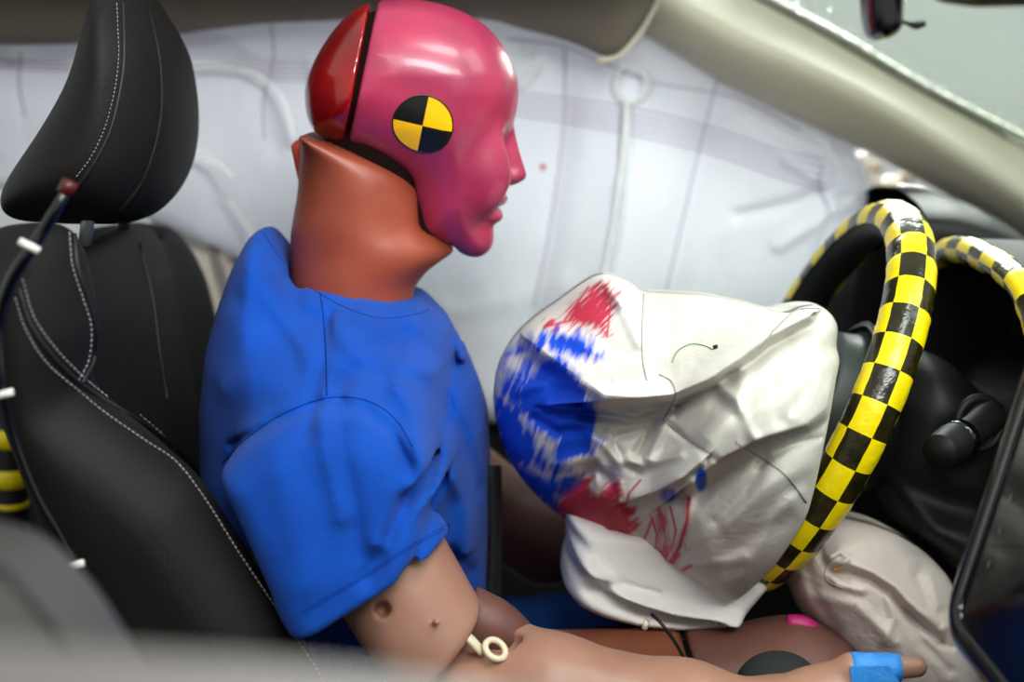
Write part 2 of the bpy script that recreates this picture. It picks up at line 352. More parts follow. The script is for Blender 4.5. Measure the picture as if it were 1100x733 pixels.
for _ in range(700):   # broken glass crumbs caught along the pane's edge
    q = upc[int(299*random.random()**.7)]; d_ = abs(random.gauss(0, 1)); h = on(tw, q[0]+4+d_*9+random.uniform(-4, 4), q[1]-3-d_*8, .002); r = random.uniform(.001, .0034)
    if not h: continue
    p = h[0]; k = len(V); V += [p+Vector((random.uniform(.5, 1)*r*x, random.uniform(.5, 1)*r*y, random.uniform(.5, 1)*r*z)) for x, y, z in ((1, 0, 0), (-1, 0, 0), (0, 1, 0), (0, -1, 0), (0, 0, 1), (0, 0, -1))]
    Fc += [[k+q_ for q_ in f] for f in ((0, 2, 4), (2, 1, 4), (1, 3, 4), (3, 0, 4), (2, 0, 5), (1, 2, 5), (3, 1, 5), (0, 3, 5))]
mesh('glass_crumbs', [tuple(v) for v in V], Fc, M['crumb'], wsm, smooth=False, kind='stuff')

# rear-view mirror and sensor seen through the top edge
mt = thing('mirror_bracket', P(948, 40, -.30), 'black wedge-shaped mirror bracket hanging at the top of the windscreen with a small lever', 'mirror')
B = Box((.19, -.36, -.01), (.31, -.24, .10), .002)
F_ = inflate(B.poly(XZ([(924, -30), (927, 20), (931, 40), (937, 45), (958, 40), (967, 30), (969, -30)], -.30), 2), .008, .022, B.Y+.30); B.out(F_, 'housing', M['blackgloss'], mt)
tube('lever', [P(966, 22, -.3), P(975, 25, -.3), P(984, 27, -.3), P(994, 25, -.3)], [.0012, .0015, .003, .002], M['black'], mt)
m2 = thing('rear_view_mirror', P(1060, 0, -.36), 'black rounded lower edge of the rear-view mirror in the top right corner', 'mirror')
B = Box((.24, -.45, -.02), (.44, -.27, .09), .003); B.out(inflate(B.poly(XZ([(995, -40), (1000, -8), (1012, 3), (1050, 8), (1120, 6), (1180, -4), (1180, -40)], -.36), 2), .02, .04, B.Y+.36), 'housing', M['black'], m2)

# ================================================================== DASHBOARD AND CONTROLS
db = thing('dashboard', (.6, 0, -.6), 'black soft dashboard behind the steering wheel', 'dashboard')
B = Box((.36, -1.0, -.76), (.98, .5, -.08), .007)
prof = np.array([[.46, -.30], [.50, -.275], [.70, -.25], [.96, -.20], [.96, -.74], [.60, -.74], [.52, -.60], [.45, -.45], [.44, -.35]])
F_ = inflate(B.poly(prof, 3), .03, .70, B.Y+.25); B.out(F_, 'body', M['dash'], db)
# far end of the dash top
B = Box((.42, .10, -.42), (.82, .50, -.06), .005)
F_ = inflate(B.poly(XZ([(905, 262), (912, 235), (930, 213), (960, 203), (1000, 206), (1040, 218), (1075, 238), (1110, 265), (1150, 420), (900, 420)], .28), 2), .03, .14, B.Y-.30); B.out(F_, 'end_cap', M['dash'], db)
# cluster hood with taped lip
ap = [P(1002, 392, .19), P(1001, 350, .19), P(1008, 296, .18), P(1018, 276, .15), P(1042, 268, .08), P(1066, 279, 0.0), P(1088, 304, -.08), P(1108, 350, -.13), P(1120, 400, -.15)]
ap = [Vector((.43, p.y, p.z)) for p in ap]
arch = cr(ap, 73)
def shift(k, s, dz): m = np.array([.43, .03, -.30]); return [tuple((q-m)*s+m+np.array([k, 0, dz])) for q in arch[::4]]
loft('cluster_hood', [shift(.0, 1.02, 0), shift(.02, 1.05, .004), shift(.14, 1.0, 0), shift(.28, .9, -.02)], M['hood'], db, n=60, across=14)
loft('cluster_recess', [shift(.0, .93, 0), shift(.08, .85, 0), shift(.09, .4, 0), shift(.09, .02, 0)], M['black'], db, n=60, across=14)
def checker(name, path, rad, seg, nlen, phase, mats, parent, skip=(), frame=None, closed=False, jitter=.0005, start=0, rows=4):
    """tape laid in a chequer: quads carry the two tape colours"""
    N = nlen*rows; p = cr(path, N+1) if not closed else np.array([path(i/N) for i in range(N+1)])
    V = []; Fc = []; mi_ = []; S_ = seg*4
    T = np.gradient(p, axis=0); T /= np.linalg.norm(T, axis=1)[:, None]
    if closed: T[0] = T[-1] = (p[1]-p[-2])/np.linalg.norm(p[1]-p[-2])
    for i in range(N+1):
        o_, nn = frame(p[i], T[i])
        for k in range(S_):
            a_ = 2*math.pi*k/S_+phase; r = rad+jitter*math.sin(i*2.1+k*1.3)*math.sin(i*.37+k*.7)+(.0004 if ((i//rows)+(k//4)) % 2 else 0)
            V.append(p[i]+r*(math.cos(a_)*o_+math.sin(a_)*nn))
    for i in range(N):
        for k in range(S_):
            if k//4 in skip: continue
            Fc.append([i*S_+k, i*S_+(k+1) % S_, (i+1)*S_+(k+1) % S_, (i+1)*S_+k]); mi_.append(((i//rows)+(k//4)+start) % 2)
    return mesh(name, V, Fc, mats, parent, True, None, mi_)
def fr_x(p, T): x = np.array([1., 0, 0]); s = np.cross(T, x); s /= np.linalg.norm(s); return s, x
checker('checkered_tape', [tuple(q) for q in arch], .0125, 3, 14, .6, [M['tapeblk'], M['yellow']], db, frame=fr_x)
bpy.data.objects['checkered_tape']['label'] = 'yellow and black chequered tape on the cluster hood lip'

# steering column, stalk
sc_ = thing('steering_column', (.42, .03, -.5), 'black steering column shroud with a stalk behind the steering wheel', 'steering column')
B = Box((.26, -.16, -.62), (.60, .20, -.20), .004)
F_ = inflate(B.poly(XZ([(955, 420), (985, 392), (1000, 385), (1030, 396), (1062, 425), (1085, 470), (1080, 540), (1040, 560), (985, 545), (940, 500)], -.02), 4), .04, .075, B.Y-.02); 
F_ = smin(F_, inflate(B.poly(XZ([(940, 500), (990, 520), (1080, 540), (1100, 640), (1040, 620), (960, 560)], .0), 3), .03, .10, B.Y-.02), .02)
B.out(F_, 'shroud', M['dash'], sc_)
ringc = P(1052, 455, -.085)
def ring(name, c, r, t, ax, mats, parent, seg=40):
    ax = Vector(ax).normalized(); s = ax.orthogonal().normalized(); u = ax.cross(s)
    return tube(name, [c+r*(math.cos(2*math.pi*i/seg)*s+math.sin(2*math.pi*i/seg)*u) for i in range(seg+1)], t, mats, parent, n=0, caps=False)
ring('stalk_collar', ringc, .022, .004, (.3, -1, .15), M['dash'], sc_)
tube('stalk', [P(1062, 448, -.085), P(1045, 462, -.12), P(1030, 472, -.145), P(1012, 484, -.17), P(1008, 486, -.175)], [.015, .013, .0125, .0165, .014], M['grey'] if 0 else M['dash'], sc_, seg=20, n=24)
tube('stalk_ring', [P(1033, 471, -.142), P(1026, 475, -.15)], .0165, M['blackgloss'], sc_, seg=20, n=3)

# steering wheel
WC = np.array([.281, .03, -.312]); TI = .419; WR = .178
u_ = np.array([math.sin(TI), 0, math.cos(TI)]); n_ = np.array([-math.cos(TI), 0, math.sin(TI)]); y_ = np.array([0, 1., 0])
sw = thing('steering_wheel', tuple(WC), 'steering wheel with its rim wrapped in yellow and black chequered tape', 'steering wheel')
def rim(t): a_ = 2*math.pi*t; return WC+WR*(math.cos(a_)*u_-math.sin(a_)*y_)
def fr_w(p, T): e = (p-WC)/np.linalg.norm(p-WC); return e, n_
rp = [tuple(rim(i/120)) for i in range(121)]
tube('rim', rp, .0185, M['black'], sw, seg=20, n=0, caps=False)
tp = checker('checkered_tape', rim, .0208, 6, 42, math.radians(-125), [M['tapeblk'], M['yellow']], sw, frame=fr_w, closed=True, skip=(4, 5), start=0)
# hub & spokes
B = Box((.14, -.16, -.50), (.42, .22, -.14), .004)
c = WC-n_*.035
F_ = ell(B, c, (.06, .078, .08))
for v, r in ((y_*.165-n_*.0, .02), (-y_*.12, .014), (-u_*.165, .02)):
    F_ = smin(F_, cone(B, c, WC+v, .035, r), .03)
F_ = smax(F_, plane(B, WC-n_*.02, n_), .006)
B.out(F_, 'hub', M['dash'], sw)
tube('hub_ring', [c+n_*.012+.082*(math.cos(a_)*u_+math.sin(a_)*y_) for a_ in np.linspace(0, 2*math.pi, 41)], .004, M['blackgloss'], sw, n=0, caps=False)
tube('hub_cover', [WC-n_*.055, WC-n_*.01, WC+n_*.004], [.075, .072, .064], M['grey'], sw, seg=40, n=8)
# switch pad on the far spoke
sp = mesh('switch_pad', [tuple(WC+y_*a_+u_*b2+n_*c2) for c2 in (.0, .012) for a_, b2 in ((.06, .0), (.14, -.015), (.145, .03), (.11, .06), (.07, .05))], [[0, 1, 2, 3, 4][::-1], [5, 6, 7, 8, 9]]+[[i, (i+1) % 5, 5+(i+1) % 5, 5+i] for i in range(5)], M['blackgloss'], sw, smooth=False)
for i in range(3):
    box('button', WC+y_*(.085+.02*i)+u_*(.018)+n_*.014, (.006, .014, .028), M['grey'], sp, rot=Matrix.Rotation(TI, 4, 'Y'), bev=.001)
    bpy.data.objects['button' if i == 0 else 'button.%03d' % i].location = (0, 0, 0)
ts = [(905, 262, .16), (916, 252, .15)]

# touch screen, close to the camera
s0, s1 = P(1012, 676, -.33), P(1118, 352, -.30); t1 = Vector((.03, -.27, -.035))
t0 = thing('touch_screen', P(1040, 690, -.4), 'upright touch screen with a glossy black rounded bezel at the right edge', 'screen')
def scr(u, v, w=0): 
    e1 = s1-s0; n = e1.cross(t1).normalized(); n = n if n.x < 0 else -n
    return s0+e1*v+t1*u+n*w
def rr(n, r0, asp, inset=0):
    out = []; rx = r0/t1.length; ry = r0/(s1-s0).length; ix = inset/t1.length; iy = inset/(s1-s0).length
    for cx, cy, a0 in ((1-ix-rx, 1-iy-ry, 0), (ix+rx, 1-iy-ry, 90), (ix+rx, iy+ry, 180), (1-ix-rx, iy+ry, 270)):
        for k in range(n+1): a_ = math.radians(a0+90*k/n); out.append((cx+rx*math.cos(a_), cy+ry*math.sin(a_)))
    return out
layers = [(.0, .028, -.016), (-.0, .03, -.004), (.003, .028, .004), (.008, .024, .006), (.013, .02, .004), (.0155, .016, .0005)]
V = []; 
for ins, r0, w in layers: V += [tuple(scr(u, v, w)) for u, v in rr(8, r0, 1, ins)]
K = 36; Fc = [[l*K+i, l*K+(i+1) % K, (l+1)*K+(i+1) % K, (l+1)*K+i] for l in range(len(layers)-1) for i in range(K)]+[[i for i in range(K)]]
mesh('bezel', V, Fc, M['blackgloss'], t0)
mesh('display', [tuple(scr(u, v, .0008)) for u, v in rr(8, .016, 1, .0155)], [list(range(K))], M['screen'], t0, smooth=False)
for v, sz in ((.50, .005), (.40, .004), (.29, .004)):
    mesh('icon', [tuple(scr(.12+sz*3*math.cos(a_)*.4, v+sz*3.2*math.sin(a_), .0014)) for a_ in np.linspace(0, 2*math.pi, 13)[:-1]], [list(range(12))], M['icon'], t0, smooth=False)
tube('mount', [scr(.5, .5, -.014), scr(.5, .5, -.1)], .03, M['dark'], t0, seg=16, n=3)
tube('highlight_strip', [scr(.055, .10, .0036), scr(.055, .5, .0036), scr(.055, .93, .0036)], .0007, M['steel'], t0)  # gloss highlight of the bezel, built as a thin metal tube

# ================================================================== CURTAIN AIRBAG
def px_of(p):
    d = Vector(p)-ORG; fy = d.y*CP-d.z*SP; fz = d.z*CP+d.y*SP
    return 550+FPX*d.x/fy, 366.5-FPX*fz/fy
cu = thing('curtain_airbag', (.0, .40, -.4), 'white deployed curtain airbag hanging along the far side windows', 'airbag')
TOPC = [(-60, -30), (200, -60), (560, -50), (700, 10), (790, 75), (872, 112), (905, 145), (932, 200)]
BOTC = [(-60, 190), (150, 232), (215, 258), (260, 280), (380, 360), (530, 452), (700, 470), (850, 395), (880, 320), (905, 270), (932, 205)]
NX, NY = 330, 150
tp_, bt_ = cr([(a_, b2, 0) for a_, b2 in TOPC], 600), cr([(a_, b2, 0) for a_, b2 in BOTC], 600)
gx = np.linspace(-60, 931, NX); TY = np.interp(gx, np.maximum.accumulate(tp_[:, 0]), tp_[:, 1]); BY = np.interp(gx, np.maximum.accumulate(bt_[:, 0]), bt_[:, 1])
PX = np.repeat(gx[:, None], NY, 1); PY = TY[:, None]+(BY-TY)[:, None]*np.linspace(0, 1, NY)[None]
ribs = [(([(607, 40), (605, 140), (589, 255), (573, 330), (560, 440)]), 14, -.012), ([(772, 70), (769, 91), (745, 186), (716, 312), (700, 400)], 16, -.010),
        ([(24, 50), (22, 90), (28, 130), (40, 200)], 12, -.008), ([(290, 20), (293, 70), (284, 110), (300, 160)], 10, -.006),
        ([(673, 112), (671, 140), (668, 180), (660, 240), (650, 292), (640, 380)], 4, .018), ([(205, 76), (240, 74), (270, 78), (292, 92), (306, 112), (318, 150)], 5, .010), ([(206, 160), (235, 180), (262, 225), (282, 270)], 6, .012),
        ([(246, 215), (262, 240), (282, 275)], 4, .006), ([(560, 50), (575, 60), (572, 80), (560, 90)], 6, .006),
        ([(790, 230), (850, 215), (900, 190)], 8, -.008), ([(830, 260), (870, 235), (905, 215)], 7, .007), ([(840, 170), (880, 195), (925, 205)], 7, .006), ([(800, 120), (850, 150), (900, 170)], 9, -.007), ([(880, 130), (895, 180), (885, 240), (850, 330)], 7, -.008),
        ([(-40, 100), (0, 105), (10, 160)], 8, .006), ([(480, 330), (540, 320), (600, 300)], 12, .004), ([(330, 40), (345, 90)], 7, .005)]
D_ = np.zeros(PX.shape)
for q, w, hgt in ribs: D_ += hgt*np.exp(-(pld(PX, PY, q)/w)**2)
D_ += .012*np.exp(-((np.hypot(PX-677, PY-91)-16)/4.0)**2)
D_ += .010*(fbm(PX/90, PY/110, 3)-.5)+.004*(fbm(PX/25+PY/60, PY/40, 9)-.5)
D_ += .010*np.sin(np.clip((PX-607)/163, -10, 2)*math.pi)**2*np.clip((PY-100)/100, 0, 1)
edge = np.minimum(np.minimum(np.arange(NX), np.arange(NX)[::-1])[:, None]*3.0, np.minimum(np.arange(NY), np.arange(NY)[::-1])[None]*2.2)
th = .032*np.sqrt(np.clip(1-(1-np.clip(edge/28, 0, 1))**2, 0, 1))
yb = .45+.0*PX
FV = [P(PX[i, j], PY[i, j], yb[i, j]) for i in range(NX) for j in range(NY)]
fr = [(v.x, v.y-th.flat[k]-D_.flat[k], v.z) for k, v in enumerate(FV)]; bk = [(v.x, v.y+th.flat[k]*.6+.003, v.z) for k, v in enumerate(FV)]
g = lambda i, j: i*NY+j; O_ = NX*NY
Fc = [[g(i, j), g(i, j+1), g(i+1, j+1), g(i+1, j)][::-1] for i in range(NX-1) for j in range(NY-1)]; Fc += [[a_+O_ for a_ in f[::-1]] for f in Fc]
bd = [(g(i, 0), g(i+1, 0)) for i in range(NX-1)]+[(g(NX-1, j), g(NX-1, j+1)) for j in range(NY-1)]+[(g(i+1, NY-1), g(i, NY-1)) for i in range(NX-1)][::-1]+[(g(0, j+1), g(0, j)) for j in range(NY-1)][::-1]
Fc += [[a_, b2, b2+O_, a_+O_] for a_, b2 in bd]
cc = mesh('cushion', fr+bk, Fc, M['curtain'], cu); tc_ = bvh(cc)
for k in range(5):
    surfline('seam', tc_, [(540, 97+k*6), (560, 100+k*6), (663, 113+k*7), (765, 137+k*7), (830, 160+k*7), (884, 172+k*8)], M['thread_l'], cu, r=.0010)
for k in range(5): surfline('seam', tc_, [(196, 38+k*6), (230, 38+k*6), (250, 44+k*6), (272, 60+k*5), (300, 66+k*5), (335, 66+k*5)], M['thread_l'], cu, r=.0007)
for k in range(3): surfline('seam', tc_, [(-20, 63+k*4), (30, 66+k*4), (75, 68+k*4)], M['thread_l'], cu, r=.0010)
for q in ([(607, 50), (605, 140), (589, 255), (573, 330)], [(772, 85), (769, 91), (745, 186), (716, 312)], [(23, 55), (21, 90), (27, 125)], [(291, 25), (294, 62), (283, 110), (284, 150)], [(884, 178), (880, 200), (893, 230)]):
    surfline('seam', tc_, q, M['thread'] if q[0][0] < 30 else M['thread_l'], cu, r=.0010)
for q in ([(545, 42), (600, 48), (650, 68), (700, 88), (790, 105), (860, 140)],): surfline('seam', tc_, q, M['thread_l'], cu, r=.0010)
surfline('seal_bead', tc_, [(673, 110), (672, 140), (668, 180), (660, 240), (650, 292), (645, 330)], M['seal_bead'], cu, r=.0034)  # added white bead tubes: the curtain's bright lines are carried by colour
surfline('seal_bead', tc_, [(677+17*math.cos(q), 91+19*math.sin(q)) for q in np.linspace(1.7, 7.6, 20)], M['seal_bead'], cu, r=.0026)
for q in ([(206, 76), (240, 74), (270, 78), (292, 92), (306, 112), (316, 150)], [(246, 215), (262, 240), (284, 276)], [(206, 172), (232, 176), (250, 190)], [(562, 52), (576, 62), (572, 80), (560, 92)]): surfline('seal_bead', tc_, q, M['seal_bead'], cu, r=.0028)
h = on(tc_, 582, 180, .0004)
if h: mesh('paint_spot', [tuple(h[0]+.0042*Vector((math.cos(a_)*(1+.2*math.sin(3*a_)), -.02, math.sin(a_)))) for a_ in np.linspace(0, 2*math.pi, 17)[:-1]], [list(range(16))], M['reddot'], cu)['label'] = 'small red paint spot'

# outside the far quarter: door mirror and reflector bits
dm = thing('door_mirror', P(985, 205, .62), 'blurred pale door mirror outside beyond the far windscreen pillar', 'mirror')
B = Box((.33, .55, -.18), (.66, .75, .02), .005); B.out(inflate(B.poly(XZ([(925, 215), (935, 206), (965, 200), (1000, 205), (1010, 222), (940, 226)], .64), 2), .01, .04, B.Y-.65), 'housing', M['white'], dm)
tube('arm', [P(925, 165, .62), P(950, 215, .62)], .008, M['greypl'], dm)
for k, (a_, b2) in enumerate(((938, 180), (958, 195), (975, 190))): box('bracket', P(a_, b2, .62), (.02, .02, .014), M['pillar'] if k % 2 else M['taupe'], dm)

# ================================================================== SEATS
seat = thing('driver_seat', (-.35, 0, -.75), 'black leather driver seat with grey stitching behind the dummy', 'car seat')
B = Box((-.76, -.33, -.74), (-.02, .33, -.06), .0045)
wing = XZ([(10, 240), (62, 236), (85, 250), (100, 300), (108, 350), (95, 415), (150, 455), (215, 512), (255, 575), (300, 642), (345, 720), (400, 830), (420, 1000), (240, 1000), (185, 830), (128, 710), (97, 628), (64, 550), (34, 480), (6, 410), (-20, 330), (-40, 262)], -.235)
side = inflate(B.poly(wing, 5), .05, .055, B.Y+.245); side2 = inflate(B.poly(XZ([(70, 252), (132, 243), (162, 256), (188, 282), (206, 312), (217, 350), (222, 420), (240, 520), (300, 620), (380, 700), (450, 830), (470, 1000), (300, 1000), (180, 600), (100, 400)], .2), 5), .05, .055, B.Y-.245)
cen = XZ([(90, 262), (112, 246), (130, 254), (142, 280), (156, 330), (172, 420), (196, 520), (240, 620), (300, 740), (330, 900), (330, 1000), (280, 1000), (185, 600), (140, 480), (120, 400)], .0)
F_ = smin(smin(side, inflate(B.poly(cen, 4), .05, .24, B.Y), .05), side2, .05)
bk_ = B.out(F_, 'backrest', M['leather'], seat, 2); tb = bvh(bk_)
B = Box((-.34, -.28, -.86), (.34, .28, -.58), .007)
F_ = inflate(B.poly(np.array([[-.30, -.78], [-.30, -.66], [-.1, -.70], [.15, -.68], [.24, -.655], [.31, -.67], [.31, -.80], [.2, -.84], [-.3, -.84]]), 2), .04, .26, B.Y)
B.out(F_, 'seat_cushion', M['leather'], seat)
B = Box((-.66, -.17, -.19), (-.22, .17, .14), .0035)
hp = rnd(XZ([(a-20, b+21) for a, b in [(98, -36), (86, 8), (70, 62), (43, 112), (2, 176), (-2, 208), (12, 226), (70, 231), (138, 229), (168, 212), (190, 178), (199, 138), (199, 95), (191, 46), (178, 14), (160, -14), (140, -40)]], -.10))

F_ = inflate(B.poly(hp, 4), .06, .125, B.Y+.01)
hd = B.out(F_, 'headrest', M['leather'], seat, 2); th_ = bvh(hd)
for y in (-.06, .06): tube('headrest_post', [P(100, 215, -.06)+Vector((0, y+.05, 0)), P(95, 262, -.06)+Vector((0, y+.05, 0))], .006, M['steel'], seat, n=3)
surfline('piping', th_, [(132, 4), (133, 60), (129, 96), (119, 138), (103, 172), (84, 200), (66, 222)], M['black'], seat, r=.0018, lift=0)
surfline('piping', th_, [(160, 10), (172, 70), (172, 130), (155, 190), (128, 228)], M['leather'], seat, r=.0022, lift=0)
stitches('headrest_stitching', th_, [(125, 4), (126, 30), (127, 60), (123, 95), (113, 135), (98, 168), (82, 190)], M['thread'], seat, step=4.5, ln=2.6, r=.00045)
for pts in ([(74, 250), (77, 285), (88, 320), (97, 350), (95, 385), (84, 408)],
            [(16, 320), (28, 355), (50, 390), (84, 420), (110, 442), (150, 470), (190, 498), (222, 540), (250, 585), (280, 630), (310, 675), (340, 720), (352, 745)],
            [(24, 300), (36, 340), (60, 375), (92, 408), (115, 427)], [(150, 446), (172, 465), (190, 485)]):
    stitches('stitching', tb, pts, M['thread'], seat, step=5.6, ln=3.6, r=.0006)
for pts in ([(80, 250), (83, 285), (94, 320), (102, 350), (101, 385), (88, 412)], [(20, 310), (32, 348), (56, 383), (88, 414), (130, 441), (175, 470), (206, 500), (236, 543), (262, 585), (290, 628), (318, 672), (345, 715)], [(150, 262), (164, 320), (172, 380), (180, 430)]):
    surfline('piping', tb, pts, M['black'], seat, r=.0022, lift=0)
# sensor cable tied along the seat
cbp = [(72, 204, -.30), (60, 225, -.305), (45, 250, -.305), (28, 275, -.31), (10, 305, -.31), (-2, 350, -.31), (2, 410, -.315), (15, 470, -.315), (38, 530, -.315), (62, 572, -.315), (80, 606, -.315), (95, 650, -.315), (112, 700, -.31)]
cb = thing('sensor_cable', P(80, 606, -.315), 'thin black sensor cable with a red end tied along the edge of the driver seat', 'cable')
tube('cable', [P(*q) for q in cbp], [.0035, .0045, .0045, .0045, .004, .003, .0025, .0025, .0028, .0028, .0028, .0028, .0028], M['blackgloss'], cb, seg=8, n=90)
tube('cable_end', [P(76, 195, -.30), P(70, 208, -.30)], .0058, M['redplug'], cb, n=3)
for (a_, b2, c_, d_) in ((21, 259, 42, 270), (-4, 426, 14, 421), (70, 610, 90, 605)): tube('cable_tie', [P(a_, b2, -.322), P(c_, d_, -.322)], .0028, M['white'], cb, n=3)
# passenger seat shoulder, near the camera
pseat = thing('passenger_seat', (-.4, -.7, -.75), 'out-of-focus grey-black passenger seat shoulder in the bottom left corner', 'car seat')
B = Box((-.62, -.84, -.72), (-.10, -.56, -.20), .006)
F_ = inflate(B.poly(XZ([(-400, 590), (-60, 592), (2, 612), (45, 655), (82, 700), (120, 760), (190, 860), (240, 1000), (-400, 1000)], -.70), 4), .045, .11, B.Y+.70)
pb_ = B.out(F_, 'backrest', M['leather2'], pseat); tpb = bvh(pb_)
surfline('piping', tpb, [(-10, 612), (10, 620), (40, 655), (70, 695), (92, 733)], M['black'], pseat, r=.003, lift=0)
# near door sill below the camera
sl = loft('trim_6', [[Vector((x, y, z)) for x, z in ((-.6, z0+.02), (-.1, z0), (.05, z0-.02), (.4, z0-.05))] for y, z0 in ((-.93, -.142), (-.935, -.139), (-1.0, -.137), (-1.05, -.139), (-1.05, -.40), (-.93, -.40))], M['sill'], closed=True, n=30, across=30); struct(sl)
# taped post behind the seat
tpst = thing('taped_post', P(10, 600, .2), 'dark post with yellow tape patches behind the driver seat, at the left edge', 'post')
tube('post', [P(8, 400, .2), P(12, 640, .2)], .02, M['black'], tpst, seg=16, n=4)
for b2, hh in ((468, 20), (511, 19), (540, 5)): tube('tape_patch', [P(11, b2-hh*.5, .2), P(11, b2+hh*.5, .2)], .0207, M['yellow'], tpst, seg=16, n=3)

# ================================================================== CRASH TEST DUMMY
du = thing('crash_test_dummy', (-.15, 0, -.68), 'seated crash test dummy with a pink face, red skull cap and brown vinyl limbs', 'crash dummy')
h_ = .0018
B = Box((-.205, -.10, -.085), (.03, .10, .20-.03), h_)
B = Box((-.21, -.10, -.19), (.03, .10, .06), h_)
YW = 0.10
HEAD = XZ([(404, 1), (382, 10), (361, 30), (341, 60), (330, 88), (328.5, 110), (333, 131), (345, 147), (366, 158), (400, 175), (436, 195), (447, 235), (452, 250), (466, 258), (488, 268), (505, 272), (517, 268), (524, 256), (529, 243), (537, 236), (536, 226), (541, 216), (541, 206), (543, 198), (546, 185), (547, 160), (549, 142), (554.5, 123), (557, 100), (554, 78), (541, 50), (517, 24), (480, 6), (440, -1)])
dH = B.poly(rnd(HEAD), 3)
cz = lambda py: P(0, py, 0).z
Wz = np.interp(B.Z, [cz(275), cz(250), cz(220), cz(180), cz(135), cz(80), cz(30), cz(-5)], [.036, .045, .054, .062, .071, .075, .074, .072])
xf = np.clip((B.X-P(470, 0, 0).x)/(P(550, 0, 0).x-P(470, 0, 0).x), 0, 1)
F_ = inflate(dH, np.where(B.X2 < P(400, 0, 0).x, .060, .072)[:, None, :] if 0 else .064, Wz*(1-.18*xf*np.clip((cz(100)-B.Z)/.06, 0, 1)), B.Y)
def q3(px, py, y=0): v = P(px, py, 0); return (v.x, y, v.z)
# nose, lips, chin, eye hollows
nose = smin(cone(B, q3(543, 146), q3(551.5, 186), .0045, .0095), ell(B, q3(546.5, 191), (.009, .0145, .0050)), .006)
nose = smin(nose, cone(B, q3(547, 140), q3(561.5, 189), .0030, .0026), .006)
F_ = smin(F_, nose, .006)
for s in (-1, 1):
    F_ = smax(F_, -ell(B, q3(553, 153, s*.034), (.012, .018, .012)), .010)
    F_ = smin(F_, ell(B, q3(524, 185, s*.040), (.014, .012, .022)), .02)
F_ = smin(F_, ell(B, q3(536.5, 214), (.0072, .020, .0046)), .004)
F_ = smin(F_, ell(B, q3(531, 232), (.0072, .018, .0050)), .004)
F_ = smax(F_, -ell(B, q3(541, 223), (.007, .024, .0010)), .0015)
F_ = smin(F_, ell(B, q3(512, 258), (.012, .020, .012)), .012)
headF = F_
capP = XZ([(402, -30), (399.5, 2), (392, 50), (382, 105), (370, 160), (340, 175), (280, 160), (290, -20)])
facP = XZ([(409, -30), (405, 10), (396, 60), (386, 110), (374.5, 157.5), (398, 165), (420, 173), (435, 180), (443, 192), (446, 220), (449, 241), (466, 255), (488, 266), (500, 290), (600, 290), (600, -40)])
face = smax(headF, B.poly(facP, 1), .003); cap = smax(headF, B.poly(capP, 1), .003)
YAW = Matrix.Rotation(math.radians(4), 4, 'Z'); hc = P(430, 130, 0)
def yaw(o):
    for v in o.data.vertices: v.co = YAW @ (v.co-hc)+hc
    o.data.update(); return o
fo = yaw(B.out(face, 'face', M['pink'], du, 1)); co = yaw(B.out(cap, 'skull_cap', M['red'], du, 1)); fo['label'] = 'pink face shell'; co['label'] = 'glossy red skull cap'
so = yaw(B.out(smin(headF+.0035, smin(cone(B, q3(405, 120), q3(400, 225), .046, .040), cone(B, q3(400, 190), q3(455, 240), .036, .022), .01), .003), 'skull', M['skull'], du, 1))
tf = bvh(fo)
# target marker
NR, NA = 8, 48; V = []; ok = True
h0 = on(tf, 454, 135)
nn = h0[1]; ex = Vector((1, 0, 0)); ex = (ex-nn*ex.dot(nn)).normalized(); ez = nn.cross(ex).normalized(); ez = ez if ez.z > 0 else -ez; RM = .0253
V = [None]*(NR*NA+1)
def proj(q):
    r = tf.ray_cast(q+nn*.05, -nn); return (r[0] if r[0] is not None else q)+nn*.0005
for i in range(NR):
    for k in range(NA):
        a_ = 2*math.pi*k/NA-math.radians(13); rr_ = RM*(i+1)/NR; V[i*NA+k] = tuple(proj(h0[0]+rr_*(math.cos(a_)*ex+math.sin(a_)*ez)))
V[-1] = tuple(proj(h0[0])); Fc = []; mi_ = []
for k in range(NA):
    qd = (k//(NA//4)) % 2; Fc.append([NR*NA, k, (k+1) % NA]); mi_.append(qd)
    for i in range(NR-1): Fc.append([i*NA+k, (i+1)*NA+k, (i+1)*NA+(k+1) % NA, i*NA+(k+1) % NA]); mi_.append(qd)
mk = mesh('target_marker', V, Fc, [M['myellow'], M['mblack']], du, midx=mi_); mk['label'] = 'round sticker with yellow and black quarters'
tube('marker_edge', [V[(NR-1)*NA+k % NA] for k in range(NA+1)], .0006, M['mblack'], mk, n=0, caps=False).location = (0, 0, 0)
# neck
B = Box((-.21, -.085, -.36), (.01, .085, -.01), .0022)
nk = XZ([(325, 142), (345, 148), (366, 152), (400, 160), (438, 173), (451, 190), (452, 238), (468, 252), (492, 268), (478, 277), (462, 288), (452, 300), (446, 318), (446, 360), (318, 360), (310, 262), (313, 240), (319, 205), (321, 175)])
c_, a_w = rows(B, np.vstack([nk[0:12], XZ([(446, 262), (446, 362), (318, 362)]), nk[-4:]]), 9)
col_ = (np.sqrt(((B.X-c_)/a_w)**2+(B.Y/.060)**2)-1)*.055
jaw = smin(cone(B, q3(405, 238), q3(476, 268), .040, .005), cone(B, q3(420, 240), q3(455, 285), .035, .008), .02)
F_ = smax(smin(col_, jaw, .02), B.poly(rnd(nk, 300), 2), .004)
F_ = smax(F_, -inflate(B.poly(XZ([(331, 120), (340, 150), (434, 186), (440, 130)]), 2), .02, .034, B.Y)-.0, .003)
nko = B.out(F_, 'neck', M['neck'], du)
B = Box((-.215, -.06, -.11), (-.16, .085, 0.01), .0016)
